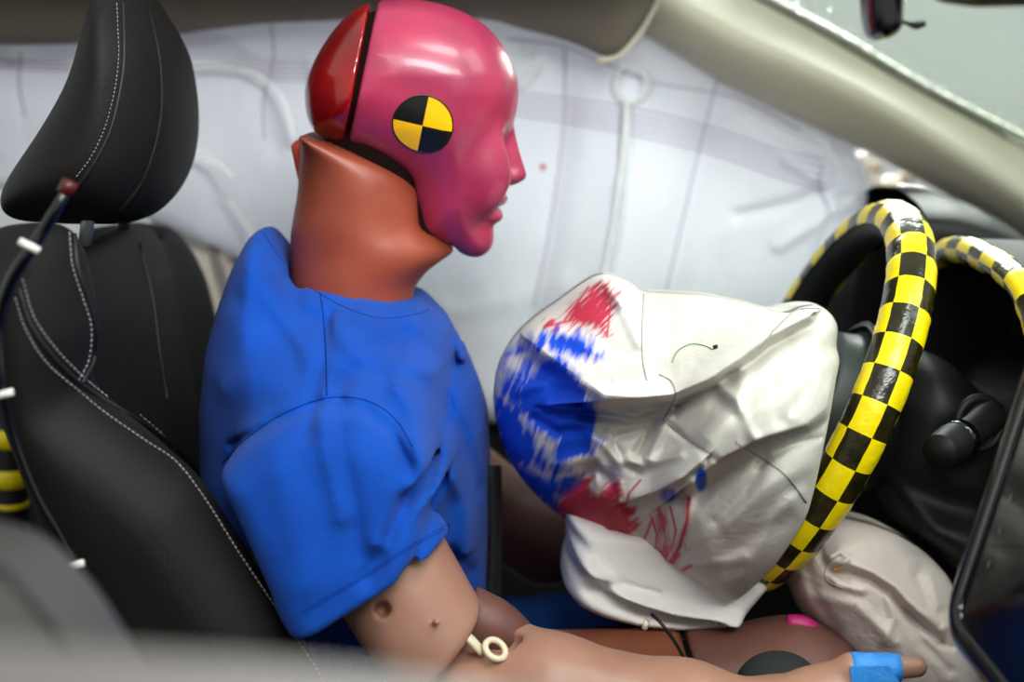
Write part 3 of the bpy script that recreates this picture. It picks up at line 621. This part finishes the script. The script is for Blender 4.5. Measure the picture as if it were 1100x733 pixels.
F_ = inflate(B.poly(XZ([(309, 157), (314, 152), (326, 147), (330, 200), (322, 215), (314, 180)]), 1), .004, .03, B.Y-.03); B.out(F_, 'neck_flap', M['neckin'], du)['label'] = 'reddish open flap at the back of the neck'

# T-shirt
h_ = .003
SY = -.19
LO, HI = (-.36, -.32, -.70), (.06, .26, -.06)
B = Box(LO, HI, h_)
tor = XZ([(289, 241), (271, 251), (254, 282), (240, 320), (227, 370), (221, 430), (222, 490), (228, 550), (245, 620), (290, 720), (350, 830), (560, 830), (520, 700), (524, 600), (527, 500), (524, 440), (509, 393), (480, 345), (449, 320), (420, 330), (380, 326), (338, 302), (314, 274)])
dT = B.poly(tor, 4)
Wt = np.interp(B.Z, [-.7, -.5, -.35, -.25, -.17, -.12, -.08], [.15, .15, .165, .165, .15, .12, .08])
F_ = inflate(dT, .10, Wt, B.Y)
shn = P(352, 425, SY+.02)
for s in (1, -1):
    yy = lambda y: y if s > 0 else -y
    nb = P(372, 322, -.05); F_ = smin(F_, cone(B, (nb.x, yy(-.055), nb.z-.052), (shn.x+.012, yy(shn.y+.01), shn.z-.045), .045, .062), .06)
# near sleeve
a0 = P(352, 470, -.185); a1 = P(412, 622, -.225); ax_ = (a1-a0).normalized(); a2 = a1+ax_*.03
SL = [(352, 424), (300, 444), (262, 470), (240, 500), (254, 535), (284, 592), (332, 674), (348, 702), (420, 665), (506, 606), (489, 577), (470, 548), (461, 522), (462, 490), (448, 462), (425, 440), (395, 427)]
SP_ = rnd(XZ(SL, -.20)); dS = B.poly(SP_, 3)
slY = -.190-.040*np.clip((P(0, 450, -.2).z-B.Z)/.14, 0, 1)
nearS = inflate(dS, .036, .065, B.Y-slY)
hem = plane(B, P(332, 668, -.22), (.60*1.0, -.12, -1.0)) if 0 else None
e1 = (P(490, 577, -.22)-P(330, 671, -.22)).normalized(); hn = Vector((0, 1, 0)).cross(e1); hn = hn if hn.z < 0 else -hn; hn = (hn+Vector((0, -.06, 0))).normalized()
nearS = smax(nearS, plane(B, P(410, 618, -.225), hn), .006)
inner = smax(inflate(dS+.007, .036, .055, B.Y-slY), plane(B, P(410, 618, -.225)-hn*.010, -hn), .002)
farS = cone(B, (shn.x+.0, .185, shn.z-.06), (shn.x+.04, .22, shn.z-.20), .064, .060)
farS = smax(farS, plane(B, (shn.x+.08, .21, shn.z-.145), (.45, .1, -.85)), .006)
F_ = smin(F_, nearS, .014); F_ = smin(F_, farS, .03)
# neck opening
F_ = smax(F_, -cone(B, q3(378, 345), q3(372, 180), .055, .061), .006)
# creases: (points at px, depth y, width, depth of groove (+) or ridge (-))
nearm = np.clip((.05-B.Y)/.06, 0, 1)
def crease(F, pts, w, amt, yv):
    W3 = XZ(pts, yv); d = np.full(B.X2.shape, 1e9)
    for a_, b2 in zip(W3, W3[1:]):
        e = b2-a_; t = np.clip(((B.X2-a_[0])*e[0]+(B.Z2-a_[1])*e[1])/(e@e), 0, 1); d = np.minimum(d, np.hypot(B.X2-a_[0]-e[0]*t, B.Z2-a_[1]-e[1]*t))
    return F+(1.1*amt*np.exp(-(d/(w*.85))**2))[:, None, :]*nearm
CR = [([(236, 497), (262, 472), (300, 445), (350, 427), (395, 430), (425, 450), (445, 482)], .004, .0035, -.19),
      ([(350, 345), (352, 385), (352, 425)], .006, .003, -.12), ([(355, 430), (368, 480), (385, 540), (392, 580)], .008, .003, -.24), ([(345, 440), (360, 490), (375, 540)], .009, -.003, -.24),
      ([(450, 495), (462, 470), (455, 440), (430, 410)], .008, -.006, -.17), ([(448, 500), (470, 480), (480, 440), (478, 400)], .008, .005, -.15),
      ([(425, 540), (445, 512), (462, 500)], .007, .005, -.19), ([(420, 552), (440, 530), (470, 520)], .009, -.006, -.21), ([(400, 600), (425, 560), (440, 530)], .008, .005, -.24),
      ([(360, 350), (395, 375), (440, 380), (470, 400)], .008, -.004, -.12), ([(365, 405), (390, 385), (425, 375)], .008, .004, -.13), ([(370, 320), (420, 345), (470, 380), (500, 430)], .008, .0035, -.1), ([(385, 335), (440, 352), (490, 400)], .010, -.004, -.1),
      ([(450, 430), (480, 470), (500, 540), (500, 600)], .009, -.005, -.12), ([(470, 420), (495, 470), (510, 540)], .007, .004, -.1), ([(300, 310), (320, 340), (350, 350)], .008, .004, -.1), ([(270, 290), (300, 330), (345, 370)], .010, -.003, -.1),
      ([(250, 330), (300, 360), (345, 400)], .012, .002, -.13), ([(240, 420), (280, 400), (330, 405)], .014, -.002, -.15), ([(235, 530), (260, 560), (290, 620)], .012, .003, -.22), ([(300, 480), (320, 540), (340, 600)], .018, -.003, -.24),
      ([(480, 600), (500, 640), (495, 700)], .01, .005, -.12), ([(350, 690), (380, 720), (420, 740)], .008, .005, -.14), ([(356, 705), (400, 735)], .007, -.004, -.14), ([(440, 600), (465, 560), (478, 540)], .006, .004, -.24)]
for q in CR: F_ = crease(F_, *q)
F_ = smax(F_, -inner, .002)
tsh = B.out(F_, 't_shirt', M['blue'], du, 2); tsh['label'] = 'bright blue short-sleeved T-shirt'; tt = bvh(tsh)
for pts in ([(238, 498), (262, 474), (300, 447), (350, 428), (395, 431), (425, 451), (443, 480)], [(339, 290), (346, 330), (350, 380), (351, 425)]):
    surfline('shirt_seam', tt, pts, M['seam'], tsh, r=.0008, lift=-.0003)
for k in (0, 1): surfline('sleeve_hem', tt, [(324-k*1.5, 661-k*3), (360, 640-k*3), (400, 616-k*3), (440, 590-k*3), (483-k, 566-k*3)], M['seam'], tsh, r=.0004, lift=0)
surfline('collar_seam', tt, [(283, 250), (300, 276), (330, 306), (370, 330), (410, 342), (450, 337), (462, 332)], M['seam'], tsh, r=.0006, lift=-.0002)
for o in tsh.children: o.location = (0, 0, 0)

# near arm: upper arm stump, elbow and forearm with hand
B = Box((-.16, -.31, -.62), (.02, -.14, -.36), .0022)
ua, ub = P(418, 612, -.208), P(478, 712, -.225); ud = (ub-ua).normalized()
F_ = cone(B, ua, ub, .050, .0475)
cp0, cp1 = P(459, 719, -.225), P(525, 652, -.225); ce = (cp1-cp0).normalized(); cn = Vector((0, 1, 0)).cross(ce); cn = cn if cn.dot(ud) > 0 else -cn
F_ = smax(F_, plane(B, (cp0+cp1)/2, cn), .008)
F_ = smax(F_, -cone(B, P(411, 655, -.285), P(411, 655, -.25), .0062, .006), .003)
F_ = smin(F_, ell(B, P(411, 655, -.272), (.0015, .0015, .0015)), .001)
F_ = smin(F_, ell(B, P(469, 668, -.2655), (.0032, .0036, .0032)), .003)
uo = B.out(F_, 'upper_arm', M['skin'], du); uo['label'] = 'brown vinyl upper arm ending in a cut cap'
B = Box((-.13, -.30, -.62), (.36, -.10, -.43), .0024)
F_ = cone(B, P(500, 745, -.225), P(590, 742, -.235), .040, .041)
F_ = smin(F_, cone(B, P(590, 742, -.235), P(735, 762, -.25), .041, .034), .02)
F_ = smin(F_, cone(B, P(735, 762, -.25), P(835, 772, -.255), .034, .026), .02)
F_ = smin(F_, cone(B, P(556, 690, -.20), P(575, 720, -.215), .014, .02), .025)
F_ = smax(F_, -cone(B, P(520, 675, -.21), P(545, 692, -.23), .012, .012), .004)
hand = smin(cone(B, P(845, 765, -.255), P(890, 765, -.25), .026, .028), cone(B, P(880, 752, -.24), P(905, 770, -.262), .020, .018), .02)
F_ = smin(F_, hand, .02)
F_ = smin(F_, cone(B, P(872, 740, -.245), P(915, 719, -.25), .0145, .0115), .012); F_ = smin(F_, cone(B, P(915, 719, -.25), P(985, 717, -.25), .0115, .0078), .006)
for k in range(4):   # fingers curling down around the knee
    y0 = -.278+.020*k; a_ = P(900, 775, y0); b2 = P(938-4*k, 775+4*k, y0-.004); c_ = P(948-6*k, 800, y0); F_ = smin(F_, cone(B, a_, b2, .0095, .0088), .004); F_ = smin(F_, cone(B, b2, c_, .0088, .0075), .003)
fa = B.out(F_, 'forearm', M['skin'], du); fa['label'] = 'near forearm and hand, thumb pointing forward'
tfa = bvh(fa)
c0, c1 = P(915, 719, -.25), P(966, 717.5, -.25)
tube('blue_tape', [c0+Vector((-.001, 0, 0)), c0*.5+c1*.5, c1], [.0132, .0118, .0108], M['bluetape'], du, seg=24, n=12)['label'] = 'blue tape round the thumb'
mesh('blue_tape', [tuple(P(913, 716, -.263)), tuple(P(955, 716, -.263)), tuple(P(975, 745, -.266)), tuple(P(916, 745, -.266)), tuple(P(913, 716, -.261)), tuple(P(955, 716, -.261)), tuple(P(975, 745, -.264)), tuple(P(916, 745, -.264))], [[0, 1, 2, 3], [7, 6, 5, 4], [0, 4, 5, 1], [1, 5, 6, 2], [2, 6, 7, 3], [3, 7, 4, 0]], M['bluetape'], du, smooth=False)['label'] = 'loose end of the blue tape'
tube('elbow_link', [P(498, 680, -.245), P(508, 690, -.247), P(517, 700, -.245)], .0052, M['ivory'], du, seg=12, n=8, flat=.6)['label'] = 'ivory elbow link'
ring('elbow_ring', P(532, 698, -.248), .0085, .0026, (.45, -.45, .8), M['ivory'], du)
tube('elbow_socket', [P(500, 660, -.2), P(535, 676, -.2), P(556, 690, -.2)], [.024, .023, .018], M['skin_dark'], du, seg=20, n=10)
# far arm
B = Box((-.08, .05, -.66), (.30, .27, -.28), .004)
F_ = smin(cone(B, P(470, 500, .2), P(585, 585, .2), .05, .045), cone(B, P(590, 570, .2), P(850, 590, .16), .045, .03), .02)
B.out(F_, 'upper_arm', M['skin_dark'], du)['label'] = 'far arm behind the airbag, shade painted into its dark brown'
# shorts and legs
B = Box((-.25, -.24, -.82), (.14, .24, -.50), .005)
F_ = smin(cone(B, P(420, 840, -.1), P(690, 765, -.1), .085, .082), cone(B, P(430, 740, .1), P(690, 712, .1), .085, .080), .05)
F_ = smax(F_, plane(B, P(692, 700, -.1), (1, 0, .05)), .005)
for i in range(7): F_ = F_+.0025*np.exp(-(plane(B, P(530+24*i, 700, -.1), (1, 0, .6*(-1)**i))/.006)**2)
sh = B.out(F_, 'shorts', M['navy'], du); sh['label'] = 'dark blue shorts'
def leg(name, sy, dz, m1, m2):
    B = Box((-.02, sy-.12, -.95), (.42, sy+.12, -.48), .004)
    a_ = P(660, 765-dz, sy); k = P(850, 745-dz, sy)
    F_ = smin(cone(B, a_, k, .073, .062), ell(B, k, (.066, .066, .064)), .02)
    F_ = smax(F_, plane(B, P(742, 700, sy), (-1, 0, -.35)), .004); o1 = B.out(F_, 'lower_thigh', m2, du)
    F_ = smax(cone(B, P(600, 770-dz, sy), k, .076, .060), plane(B, P(736, 700, sy), (1, 0, .35)), .004); o2 = B.out(F_, 'thigh', m1, du)
    tube('thigh_seam', [P(715, 765-dz, sy), P(765, 762-dz, sy)], .061, M['dark'], du, seg=24, n=3)
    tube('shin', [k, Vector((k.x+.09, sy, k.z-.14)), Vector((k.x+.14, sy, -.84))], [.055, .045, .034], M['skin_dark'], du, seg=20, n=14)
    return o1, o2
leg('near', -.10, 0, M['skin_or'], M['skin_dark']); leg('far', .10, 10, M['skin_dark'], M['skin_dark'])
tube('knee_paint', [P(845, 668, -.10), P(862, 672, -.10), P(884, 690, -.10)], [.006, .010, .007], M['magenta'], du, seg=16, n=10)['label'] = 'magenta paint on the knee'
tube('pin', [P(692, 676, -.17), P(695, 667, -.17)], .0028, M['ivory'], du, n=3)
tube('leg_cable', [P(700, 660, -.175), P(712, 672, -.185), P(728, 695, -.185), P(740, 722, -.18), P(748, 760, -.17)], .0014, M['black'], du, n=30)
# belt webbing hanging by the hip
bl = thing('seat_belt', P(525, 700, -.02), 'dark seat belt webbing standing beside the waist of the dummy', 'seat belt')
for k in range(2):
    loft('webbing', [rail([(524+k*7, 500), (527+k*6, 580), (521+k*8, 700)], -.03+k*.03), rail([(531+k*7, 500), (533+k*6, 580), (529+k*8, 700)], -.03+k*.03), rail([(531+k*7, 500), (533+k*6, 580), (529+k*8, 700)], -.026+k*.03), rail([(524+k*7, 500), (527+k*6, 580), (521+k*8, 700)], -.026+k*.03)], M['dark'], bl, n=16, across=9, closed=True)

# ================================================================== FRONT AIRBAG
ab = thing('steering_airbag', tuple(WC+n_*.02), 'large crumpled white airbag from the steering wheel, smeared with blue and red paint', 'airbag')
OUT = [(532, 402), (538, 385), (552, 362), (572, 342), (600, 322), (628, 302), (644, 295), (662, 297), (680, 305), (691, 313), (720, 315), (760, 318), (800, 326), (842, 336), (862, 330), (880, 329), (893, 338), (900, 352), (899, 372), (902, 388), (898, 410), (893, 440), (884, 485), (874, 530), (866, 556), (852, 580), (832, 608), (810, 630), (788, 646), (768, 640), (735, 625), (700, 606), (655, 582), (615, 562), (592, 547), (565, 520), (545, 490), (534, 458), (530, 428)]
oc = cr([(a_, b2, 0) for a_, b2 in OUT+[OUT[0]]], 661)[:-1, :2]; NA = len(oc); NR = 230; cen_ = np.array([710., 455.])
rr_ = (np.linspace(0, 1, NR))**.85
PX = cen_[0]+(oc[:, 0]-cen_[0])[:, None]*rr_[None]; PY = cen_[1]+(oc[:, 1]-cen_[1])[:, None]*rr_[None]
def G(pts, w): return np.exp(-(pld(PX, PY, pts)/w)**2)
def sig(pts, w):    # step across a directed line: + on its left side (picture)
    best = np.full(PX.shape, 1e9); sg = np.zeros(PX.shape)
    for (ax, ay), (bx, by) in zip(pts, pts[1:]):
        ex, ey = bx-ax, by-ay; t = np.clip(((PX-ax)*ex+(PY-ay)*ey)/(ex*ex+ey*ey), 0, 1); dx, dy = PX-ax-ex*t, PY-ay-ey*t; d = np.hypot(dx, dy); m = d < best; best = np.where(m, d, best); sg = np.where(m, np.sign(ex*dy-ey*dx), sg)
    return best*sg
Dp = np.zeros(PX.shape)
def fold(pts, w, hgt, lip=7):   # a roll whose lower side drops sharply
    global Dp
    s = sig(pts, w)             # s>0 : below the line (picture, for left-to-right lines)
    fade = 1.0
    hgt = hgt*2.3; Dp = Dp+hgt*np.where(s < 0, np.exp(-(s/w)**2), np.exp(-(s/lip)**2))-hgt*.35*np.where(s > 0, np.exp(-((s-lip*1.8)/(lip*1.4))**2), 0)
fold([(634, 432), (680, 428), (722, 424), (760, 408), (795, 385), (825, 362), (868, 340)], 26, .020, 6)
fold([(740, 520), (775, 492), (820, 470), (866, 456), (892, 436)], 30, .015, 8)
fold([(575, 372), (610, 398), (650, 425), (690, 428)], 22, .010, 9)
fold([(590, 437), (635, 440), (680, 445), (720, 436)], 10, .006, 4)
fold([(676, 538), (705, 528), (733, 513), (752, 497)], 13, .007, 4)
for q, w, hh in [([(717, 450), (708, 470), (697, 492)], 6, .006), ([(705, 452), (692, 470), (684, 485)], 4, -.006), ([(632, 461), (650, 478), (665, 495), (690, 500), (730, 488)], 7, .006), ([(632, 461), (660, 470), (690, 462)], 6, -.006),
                 ([(632, 461), (645, 500), (640, 530)], 8, .005), ([(660, 480), (672, 500), (682, 505)], 5, -.004), ([(713, 452), (740, 475), (770, 495)], 4, -.003), ([(800, 400), (790, 440), (760, 470)], 9, .006), ([(770, 430), (800, 450), (830, 440), (870, 400)], 10, -.005),
                 ([(875, 350), (885, 380), (870, 420), (850, 445)], 9, .006), ([(840, 345), (850, 380), (830, 410)], 8, -.003), ([(650, 300), (668, 325), (690, 322), (760, 325), (840, 342)], 7, .008), ([(655, 312), (675, 340), (688, 370)], 8, .005),
                 ([(720, 375), (760, 365), (800, 350)], 9, -.004), ([(735, 345), (790, 345)], 10, .003), ([(560, 360), (590, 350), (630, 372), (660, 405)], 9, .005), ([(560, 420), (590, 410), (640, 415)], 7, .004), ([(575, 450), (600, 465), (632, 461)], 6, -.005),
                 ([(600, 500), (640, 490), (655, 470)], 8, .005), ([(595, 540), (640, 505), (660, 520), (690, 580)], 7, -.005), ([(650, 575), (668, 545), (664, 520)], 5, .005), ([(780, 560), (830, 520), (870, 500)], 12, .005), ([(760, 620), (800, 580), (850, 560)], 12, -.004), ([(700, 600), (750, 610), (800, 600)], 8, .004),
                 ([(821, 494), (800, 530), (770, 560)], 7, -.004), ([(745, 520), (735, 560), (720, 600)], 6, .004), ([(850, 470), (875, 462), (892, 448)], 4, -.005), ([(815, 500), (850, 478), (885, 470)], 4, -.004), ([(540, 470), (580, 520), (620, 560)], 10, .003),
                 ([(810, 470), (790, 430), (770, 410)], 6, .004), ([(860, 530), (830, 560), (800, 620)], 8, .004)]:
    Dp += 1.5*hh*G(q, w)
wx = PX+18*fbm(PX/60, PY/60, 21); wy = PY+18*fbm(PX/60, PY/60, 31)
rid = lambda s, a_, b2: 1-np.abs(2*fbm(a_, b2, s, 3)-1)
Dp += .010*(fbm((wx+wy*.6)/60, (wy-wx*.5)/110, 5, 2)-.5)+.0035*(rid(11, (wx+wy*.7)/40, (wy-wx*.5)/75)-.7)
edge = np.clip(1-rr_, 0, 1)[None]
base = .155*np.sqrt(np.clip(1-rr_**2.6, 0, 1))[None]*(.8+.2*np.clip((PX-530)/200, 0, 1))
fade = np.clip(edge/.03, 0, 1)
_ss = lambda t: np.clip(t, 0, 1)**2*(3-2*np.clip(t, 0, 1)); yc_ = -.02-.115*_ss((PX-690)/200)*_ss((PY-310)/160)-.03*np.clip((PX-700)/200, 0, 1)
Yf = yc_-base-Dp*fade
# paint laid on the cloth
def pd(pts): return polysdf(np.array(pts, float), PX, PY)
def sm(d, w): w = w*2.6 if w > 2 else w; return np.clip(.5-d/w, 0, 1)
st1 = fbm((PX+PY*.4)/5, (PY-PX*.3)/28, 41); st2 = fbm((PX*.7+PY)/4, (PX-PY)/30, 51); big = fbm(PX/35, PY/35, 61)
def thr(m, n, k=.35, b=.40): return np.clip((m-b+(n-.5)*(1.0+k))/.40, 0, 1)
blue = np.maximum(sm(pd([(532, 425), (542, 432), (565, 450), (560, 425), (575, 390), (600, 383), (622, 402), (632, 425), (640, 447), (634, 487), (604, 492), (590, 496), (610, 506), (636, 504), (600, 533), (594, 549), (566, 524), (545, 492), (533, 460)]), 8)*1.0, 0)
blue = np.maximum(blue, .78*sm(pd([(541, 381), (571, 361), (604, 354), (631, 366), (646, 384), (620, 386), (590, 378), (560, 385)]), 10))
blue = np.maximum(blue, .62*sm(pd([(536, 395), (565, 372), (600, 380), (640, 430), (640, 480), (600, 500), (540, 480)]), 14))
blue *= 1-.8*sm(pd([(563, 458), (580, 455), (603, 472), (606, 492), (590, 494), (570, 480)]), 12)
blue *= 1-.75*sm(pd([(535, 485), (560, 498), (600, 508), (640, 500), (640, 506), (600, 517), (560, 510)]), 7)
bm_ = thr(blue, st1*.6+big*.4, .5, .24)*np.clip(blue*8-.3, 0, 1)
bm_ = np.maximum(bm_, .97*sm(pd([(535, 500), (536, 470), (560, 500), (585, 512), (612, 515), (600, 530), (594, 546), (566, 524)]), 5)*np.clip(.75+.5*st2, 0, 1))
bm_ = np.maximum(bm_, .9*sm(pd([(566, 400), (580, 388), (604, 386), (616, 405), (606, 440), (590, 456), (568, 440)]), 6))
dots = np.maximum(sm(np.hypot((PX-753)/6.5, (PY-515)/13)-1, .5), .8*sm(np.hypot((PX-718)/9, (PY-532)/8)-1, .6)); dots = np.maximum(dots, .25*sm(np.hypot((PX-655)/14, (PY-508)/14)-1, .6)); bm_ = np.maximum(bm_, dots*np.clip(.5+st1, 0, 1))
red = sm(pd([(585, 351), (612, 334), (640, 309), (656, 306), (661, 315), (655, 338), (652, 362), (632, 350), (605, 348)]), 8)
r_up = np.clip(red*8-.3, 0, 1)*thr(red, fbm((PX+PY)/3, (PX-PY)/22, 71), .55, .3)*.95
r_lo = sm(pd([(594, 545), (604, 527), (622, 516), (640, 506), (632, 522), (642, 535), (655, 524), (664, 520), (668, 535), (684, 556), (678, 572), (664, 586), (640, 574), (612, 560)]), 8)
r_lo = np.clip(r_lo*8-.3, 0, 1)*thr(r_lo, .45*fbm(wx/9, wy/9, 81)+.55*st2, .5, .28)*.95
r_l2 = .8*sm(pd([(702, 545), (716, 540), (722, 560), (732, 588), (718, 612), (700, 596), (690, 590), (704, 584)]), 8); r_l2 = np.clip(r_l2*8-.3, 0, 1)*thr(r_l2, .4*big+.6*fbm(PX/4, PY/20, 91), .55, .32)*.85
ln = np.zeros(PX.shape)
for q, w in (([(604, 540), (622, 552), (645, 556), (660, 545)], 2), ([(640, 575), (655, 560), (672, 556), (682, 545)], 2), ([(610, 520), (622, 535), (640, 540), (650, 528)], 2), ([(632, 309), (606, 345)], 1.6), ([(650, 310), (640, 352)], 1.5), ([(656, 325), (652, 362)], 1.3), ([(590, 350), (648, 336)], 1.5), ([(700, 560), (690, 585), (704, 602)], 1.6), ([(740, 535), (738, 560), (730, 588), (718, 606)], 2.6), ([(708, 604), (718, 610), (728, 596)], 4), ([(700, 556), (706, 575), (704, 592)], 1.6), ([(656, 530), (668, 552), (672, 560)], 2.2), ([(688, 516), (676, 530), (668, 556), (650, 578)], 1.3), ([(600, 560), (640, 568), (664, 545), (662, 525)], 2.6), ([(720, 545), (726, 570), (722, 590)], 1.3), ([(728, 616), (742, 608)], 2.0), ([(690, 598), (712, 600)], 2), ([(615, 545), (632, 548), (646, 535)], 2)):
    ln = np.maximum(ln, G(q, w)*.95)
rm = np.maximum(np.maximum(r_up, r_lo), np.maximum(r_l2, ln))
halo = .18*sm(pd([(585, 350), (640, 300), (665, 312), (660, 380), (640, 400), (600, 350)]), 20)+.10*sm(pd([(530, 400), (600, 340), (660, 400), (650, 500), (560, 520)]), 30)
Cw, Cb, Cr, Cp = (np.array(lin(c)[:3]) for c in ('#d3cfc8', '#0846cc', '#c4123e', '#d0b8d4'))
c3 = Cw+(Cp-Cw)*halo[..., None]; c3 = c3+(Cr-c3)*rm[..., None]; c3 = c3+(Cb-c3)*bm_[..., None]
vs = []; 
Dd = np.stack([(PX-550)/FPX, CP+(366.5-PY)/FPX*SP, (366.5-PY)/FPX*CP-SP], -1)
t_ = (yc_-CAMY)/Dd[..., 1]; base3 = Dd*t_[..., None]+np.array([0, CAMY, 0])
# the front pushes out towards the viewer along the horizontal ray through each point, so the outline stays true
tf_ = (Yf-CAMY)/Dd[..., 1]; front = Dd*tf_[..., None]+np.array([0, CAMY, 0]); k_ = np.clip(edge/.25, 0, 1)[..., None]
back = base3.copy(); back[..., 1] += .9*base
V = np.concatenate([front.reshape(-1, 3), back.reshape(-1, 3)]); g = lambda i, j: (i % NA)*NR+j; O_ = NA*NR
ii, jj = np.meshgrid(np.arange(NA), np.arange(NR-1), indexing='ij'); ii = ii.ravel(); jj = jj.ravel()
Qf = np.stack([g(ii, jj), g(ii, jj+1), g(ii+1, jj+1), g(ii+1, jj)], 1); Qb = Qf[:, ::-1]+O_
i1 = np.arange(NA); Qr = np.stack([g(i1, NR-1), g(i1, NR-1)+O_, g(i1+1, NR-1)+O_, g(i1+1, NR-1)], 1)
ao = mesh('cushion', V, np.concatenate([Qf, Qb, Qr]), M['bag'], ab)
ca = ao.data.color_attributes.new('paint', 'FLOAT_COLOR', 'POINT'); cols = np.ones((len(V), 4), np.float32); cols[:, :3] = Cw; cols[:O_, :3] = c3.reshape(-1, 3); ca.data.foreach_set('color', cols.ravel())
ta = bvh(ao)
for q, m in (([(691.6, 316), (689.4, 353), (690, 384), (694.7, 409)], 'thread_b'), ([(708, 403), (715, 406), (722, 411), (725.5, 422), (721, 436), (713, 451)], 'thread_b'), ([(713, 452), (726, 462), (740, 472), (766, 488)], 'thread_b'),
             ([(791, 475), (821, 494), (845, 512), (866, 540)], 'thread_b'), ([(880, 332), (856, 334), (837, 350), (815, 374)], 'thread_b'), ([(722, 390), (727, 379), (735, 373), (745, 370), (757, 372), (766, 376)], 'thread_g')):
    surfline('seam' if m == 'thread_b' else 'thread', ta, q, M[m], ab, r=.00065 if m == 'thread_b' else .0005, n=70)
h = on(ta, 767, 375, .001)
if h: tube('vent_hole', [h[0], h[0]+Vector((.003, -.001, .001))], .002, M['dark'], ab, n=3)
# lower fold hanging under the cushion
B = Box((.02, -.16, -.60), (.26, .12, -.36), .0028)
F_ = inflate(B.poly(XZ([(598, 530), (612, 562), (606, 590), (602, 618), (616, 634), (640, 645), (680, 655), (720, 659), (770, 657), (790, 648), (830, 600), (760, 540)], -.03), 2), .02, .085, B.Y+.02)
for pts, w, amt in (([(610, 570), (660, 610), (720, 630), (780, 640)], .006, -.004), ([(615, 600), (680, 635), (760, 645)], .006, .004), ([(640, 600), (700, 618)], .005, .003)):
    W3 = XZ(pts, -.05); d = np.full(B.X2.shape, 1e9)
    for a_, b2 in zip(W3, W3[1:]):
        e = b2-a_; t = np.clip(((B.X2-a_[0])*e[0]+(B.Z2-a_[1])*e[1])/(e@e), 0, 1); d = np.minimum(d, np.hypot(B.X2-a_[0]-e[0]*t, B.Z2-a_[1]-e[1]*t))
    F_ = F_+(amt*np.exp(-(d/w)**2))[:, None, :]
B.out(F_, 'lower_fold', M['bag2'], ab)
# ================================================================== KNEE AIRBAG
kb = thing('knee_airbag', P(940, 740, -.1), 'puffy cream knee airbag with a puckered seam under the steering column', 'airbag')
OUT = [(845, 608), (852, 586), (872, 566), (896, 556), (930, 562), (962, 574), (992, 592), (1020, 622), (1035, 660), (1048, 700), (1060, 760), (1010, 790), (960, 770), (915, 720), (880, 680), (853, 645)]
oc = cr([(a_, b2, 0) for a_, b2 in OUT+[OUT[0]]], 241)[:-1, :2]; NA = len(oc); NR = 90; cen_ = np.array([950., 665.]); rr_ = np.linspace(0, 1, NR)**.85
PX = cen_[0]+(oc[:, 0]-cen_[0])[:, None]*rr_[None]; PY = cen_[1]+(oc[:, 1]-cen_[1])[:, None]*rr_[None]
Dp = np.zeros(PX.shape)
for q, w, hh in [([(893, 612), (912, 614), (935, 622), (955, 636), (975, 658), (1000, 680), (1012, 690)], 4.5, -.012), ([(893, 600), (930, 612), (962, 630), (985, 655), (1015, 672)], 8, .008), ([(888, 610), (900, 628), (925, 634)], 6, .006), ([(880, 590), (888, 612), (910, 622)], 4, -.005), ([(892, 598), (902, 592), (912, 600), (903, 608)], 3.5, .006),
                 ([(1012, 690), (1022, 696)], 4, -.006), ([(900, 590), (940, 578), (980, 600)], 8, .004), ([(955, 640), (960, 665), (950, 690)], 6, .004), ([(870, 640), (920, 650), (960, 690)], 8, .005), ([(865, 600), (875, 640), (900, 680)], 7, -.004), ([(985, 620), (995, 650), (1010, 670)], 5, -.004), ([(1000, 620), (1008, 650)], 5, .004), ([(975, 660), (990, 690), (1020, 720)], 6, -.004)]:
    Dp += hh*G(q, w)
Dp += .004*(fbm(PX/25, PY/25, 5)-.5)
base = .085*np.sqrt(np.clip(1-rr_**2.3, 0, 1))[None]+0*PX; fade = np.clip((1-rr_)/.05, 0, 1)[None]; y0 = -.04
Dd = np.stack([(PX-550)/FPX, CP+(366.5-PY)/FPX*SP, (366.5-PY)/FPX*CP-SP], -1)
front = Dd*((y0-base-Dp*fade-CAMY)/Dd[..., 1])[..., None]+np.array([0, CAMY, 0]); back = Dd*((y0-CAMY)/Dd[..., 1])[..., None]+np.array([0, CAMY, 0]); back[..., 1] += base*1.5
V = np.concatenate([front.reshape(-1, 3), back.reshape(-1, 3)]); O_ = NA*NR
ii, jj = np.meshgrid(np.arange(NA), np.arange(NR-1), indexing='ij'); ii = ii.ravel(); jj = jj.ravel(); i1 = np.arange(NA)
Qf = np.stack([g(ii, jj), g(ii, jj+1), g(ii+1, jj+1), g(ii+1, jj)], 1)
ko = mesh('cushion', V, np.concatenate([Qf, Qf[:, ::-1]+O_, np.stack([g(i1, NR-1), g(i1, NR-1)+O_, g(i1+1, NR-1)+O_, g(i1+1, NR-1)], 1)]), M['knee'], kb); tk = bvh(ko)
surfline('seam', tk, [(904, 596), (895, 600), (886, 612), (890, 625), (905, 632)], M['thread_b'], kb, r=.0007)
h = on(tk, 901, 611, .0005)
if h: tube('tether_end', [h[0]+Vector((-.004, 0, 0)), h[0]+Vector((.004, 0, .001))], .0016, M['myellow'], kb, n=3)
# dark round knob between the hand and the knee
kn = thing('gear_knob', P(835, 760, -.2), 'dark grey rounded knob between the hand and the knee at the bottom edge', 'knob')
B = Box((.13, -.26, -.64), (.27, -.12, -.47), .003); kc = P(836, 742, -.19)
B.out(smin(ell(B, kc, (.036, .032, .032)), cone(B, kc, kc+Vector((0, 0, -.08)), .014, .012), .01), 'grip', M['hood'], kn)

for o in bpy.data.objects:
    for k in ('_w', '_r'):
        if k in o: del o[k]
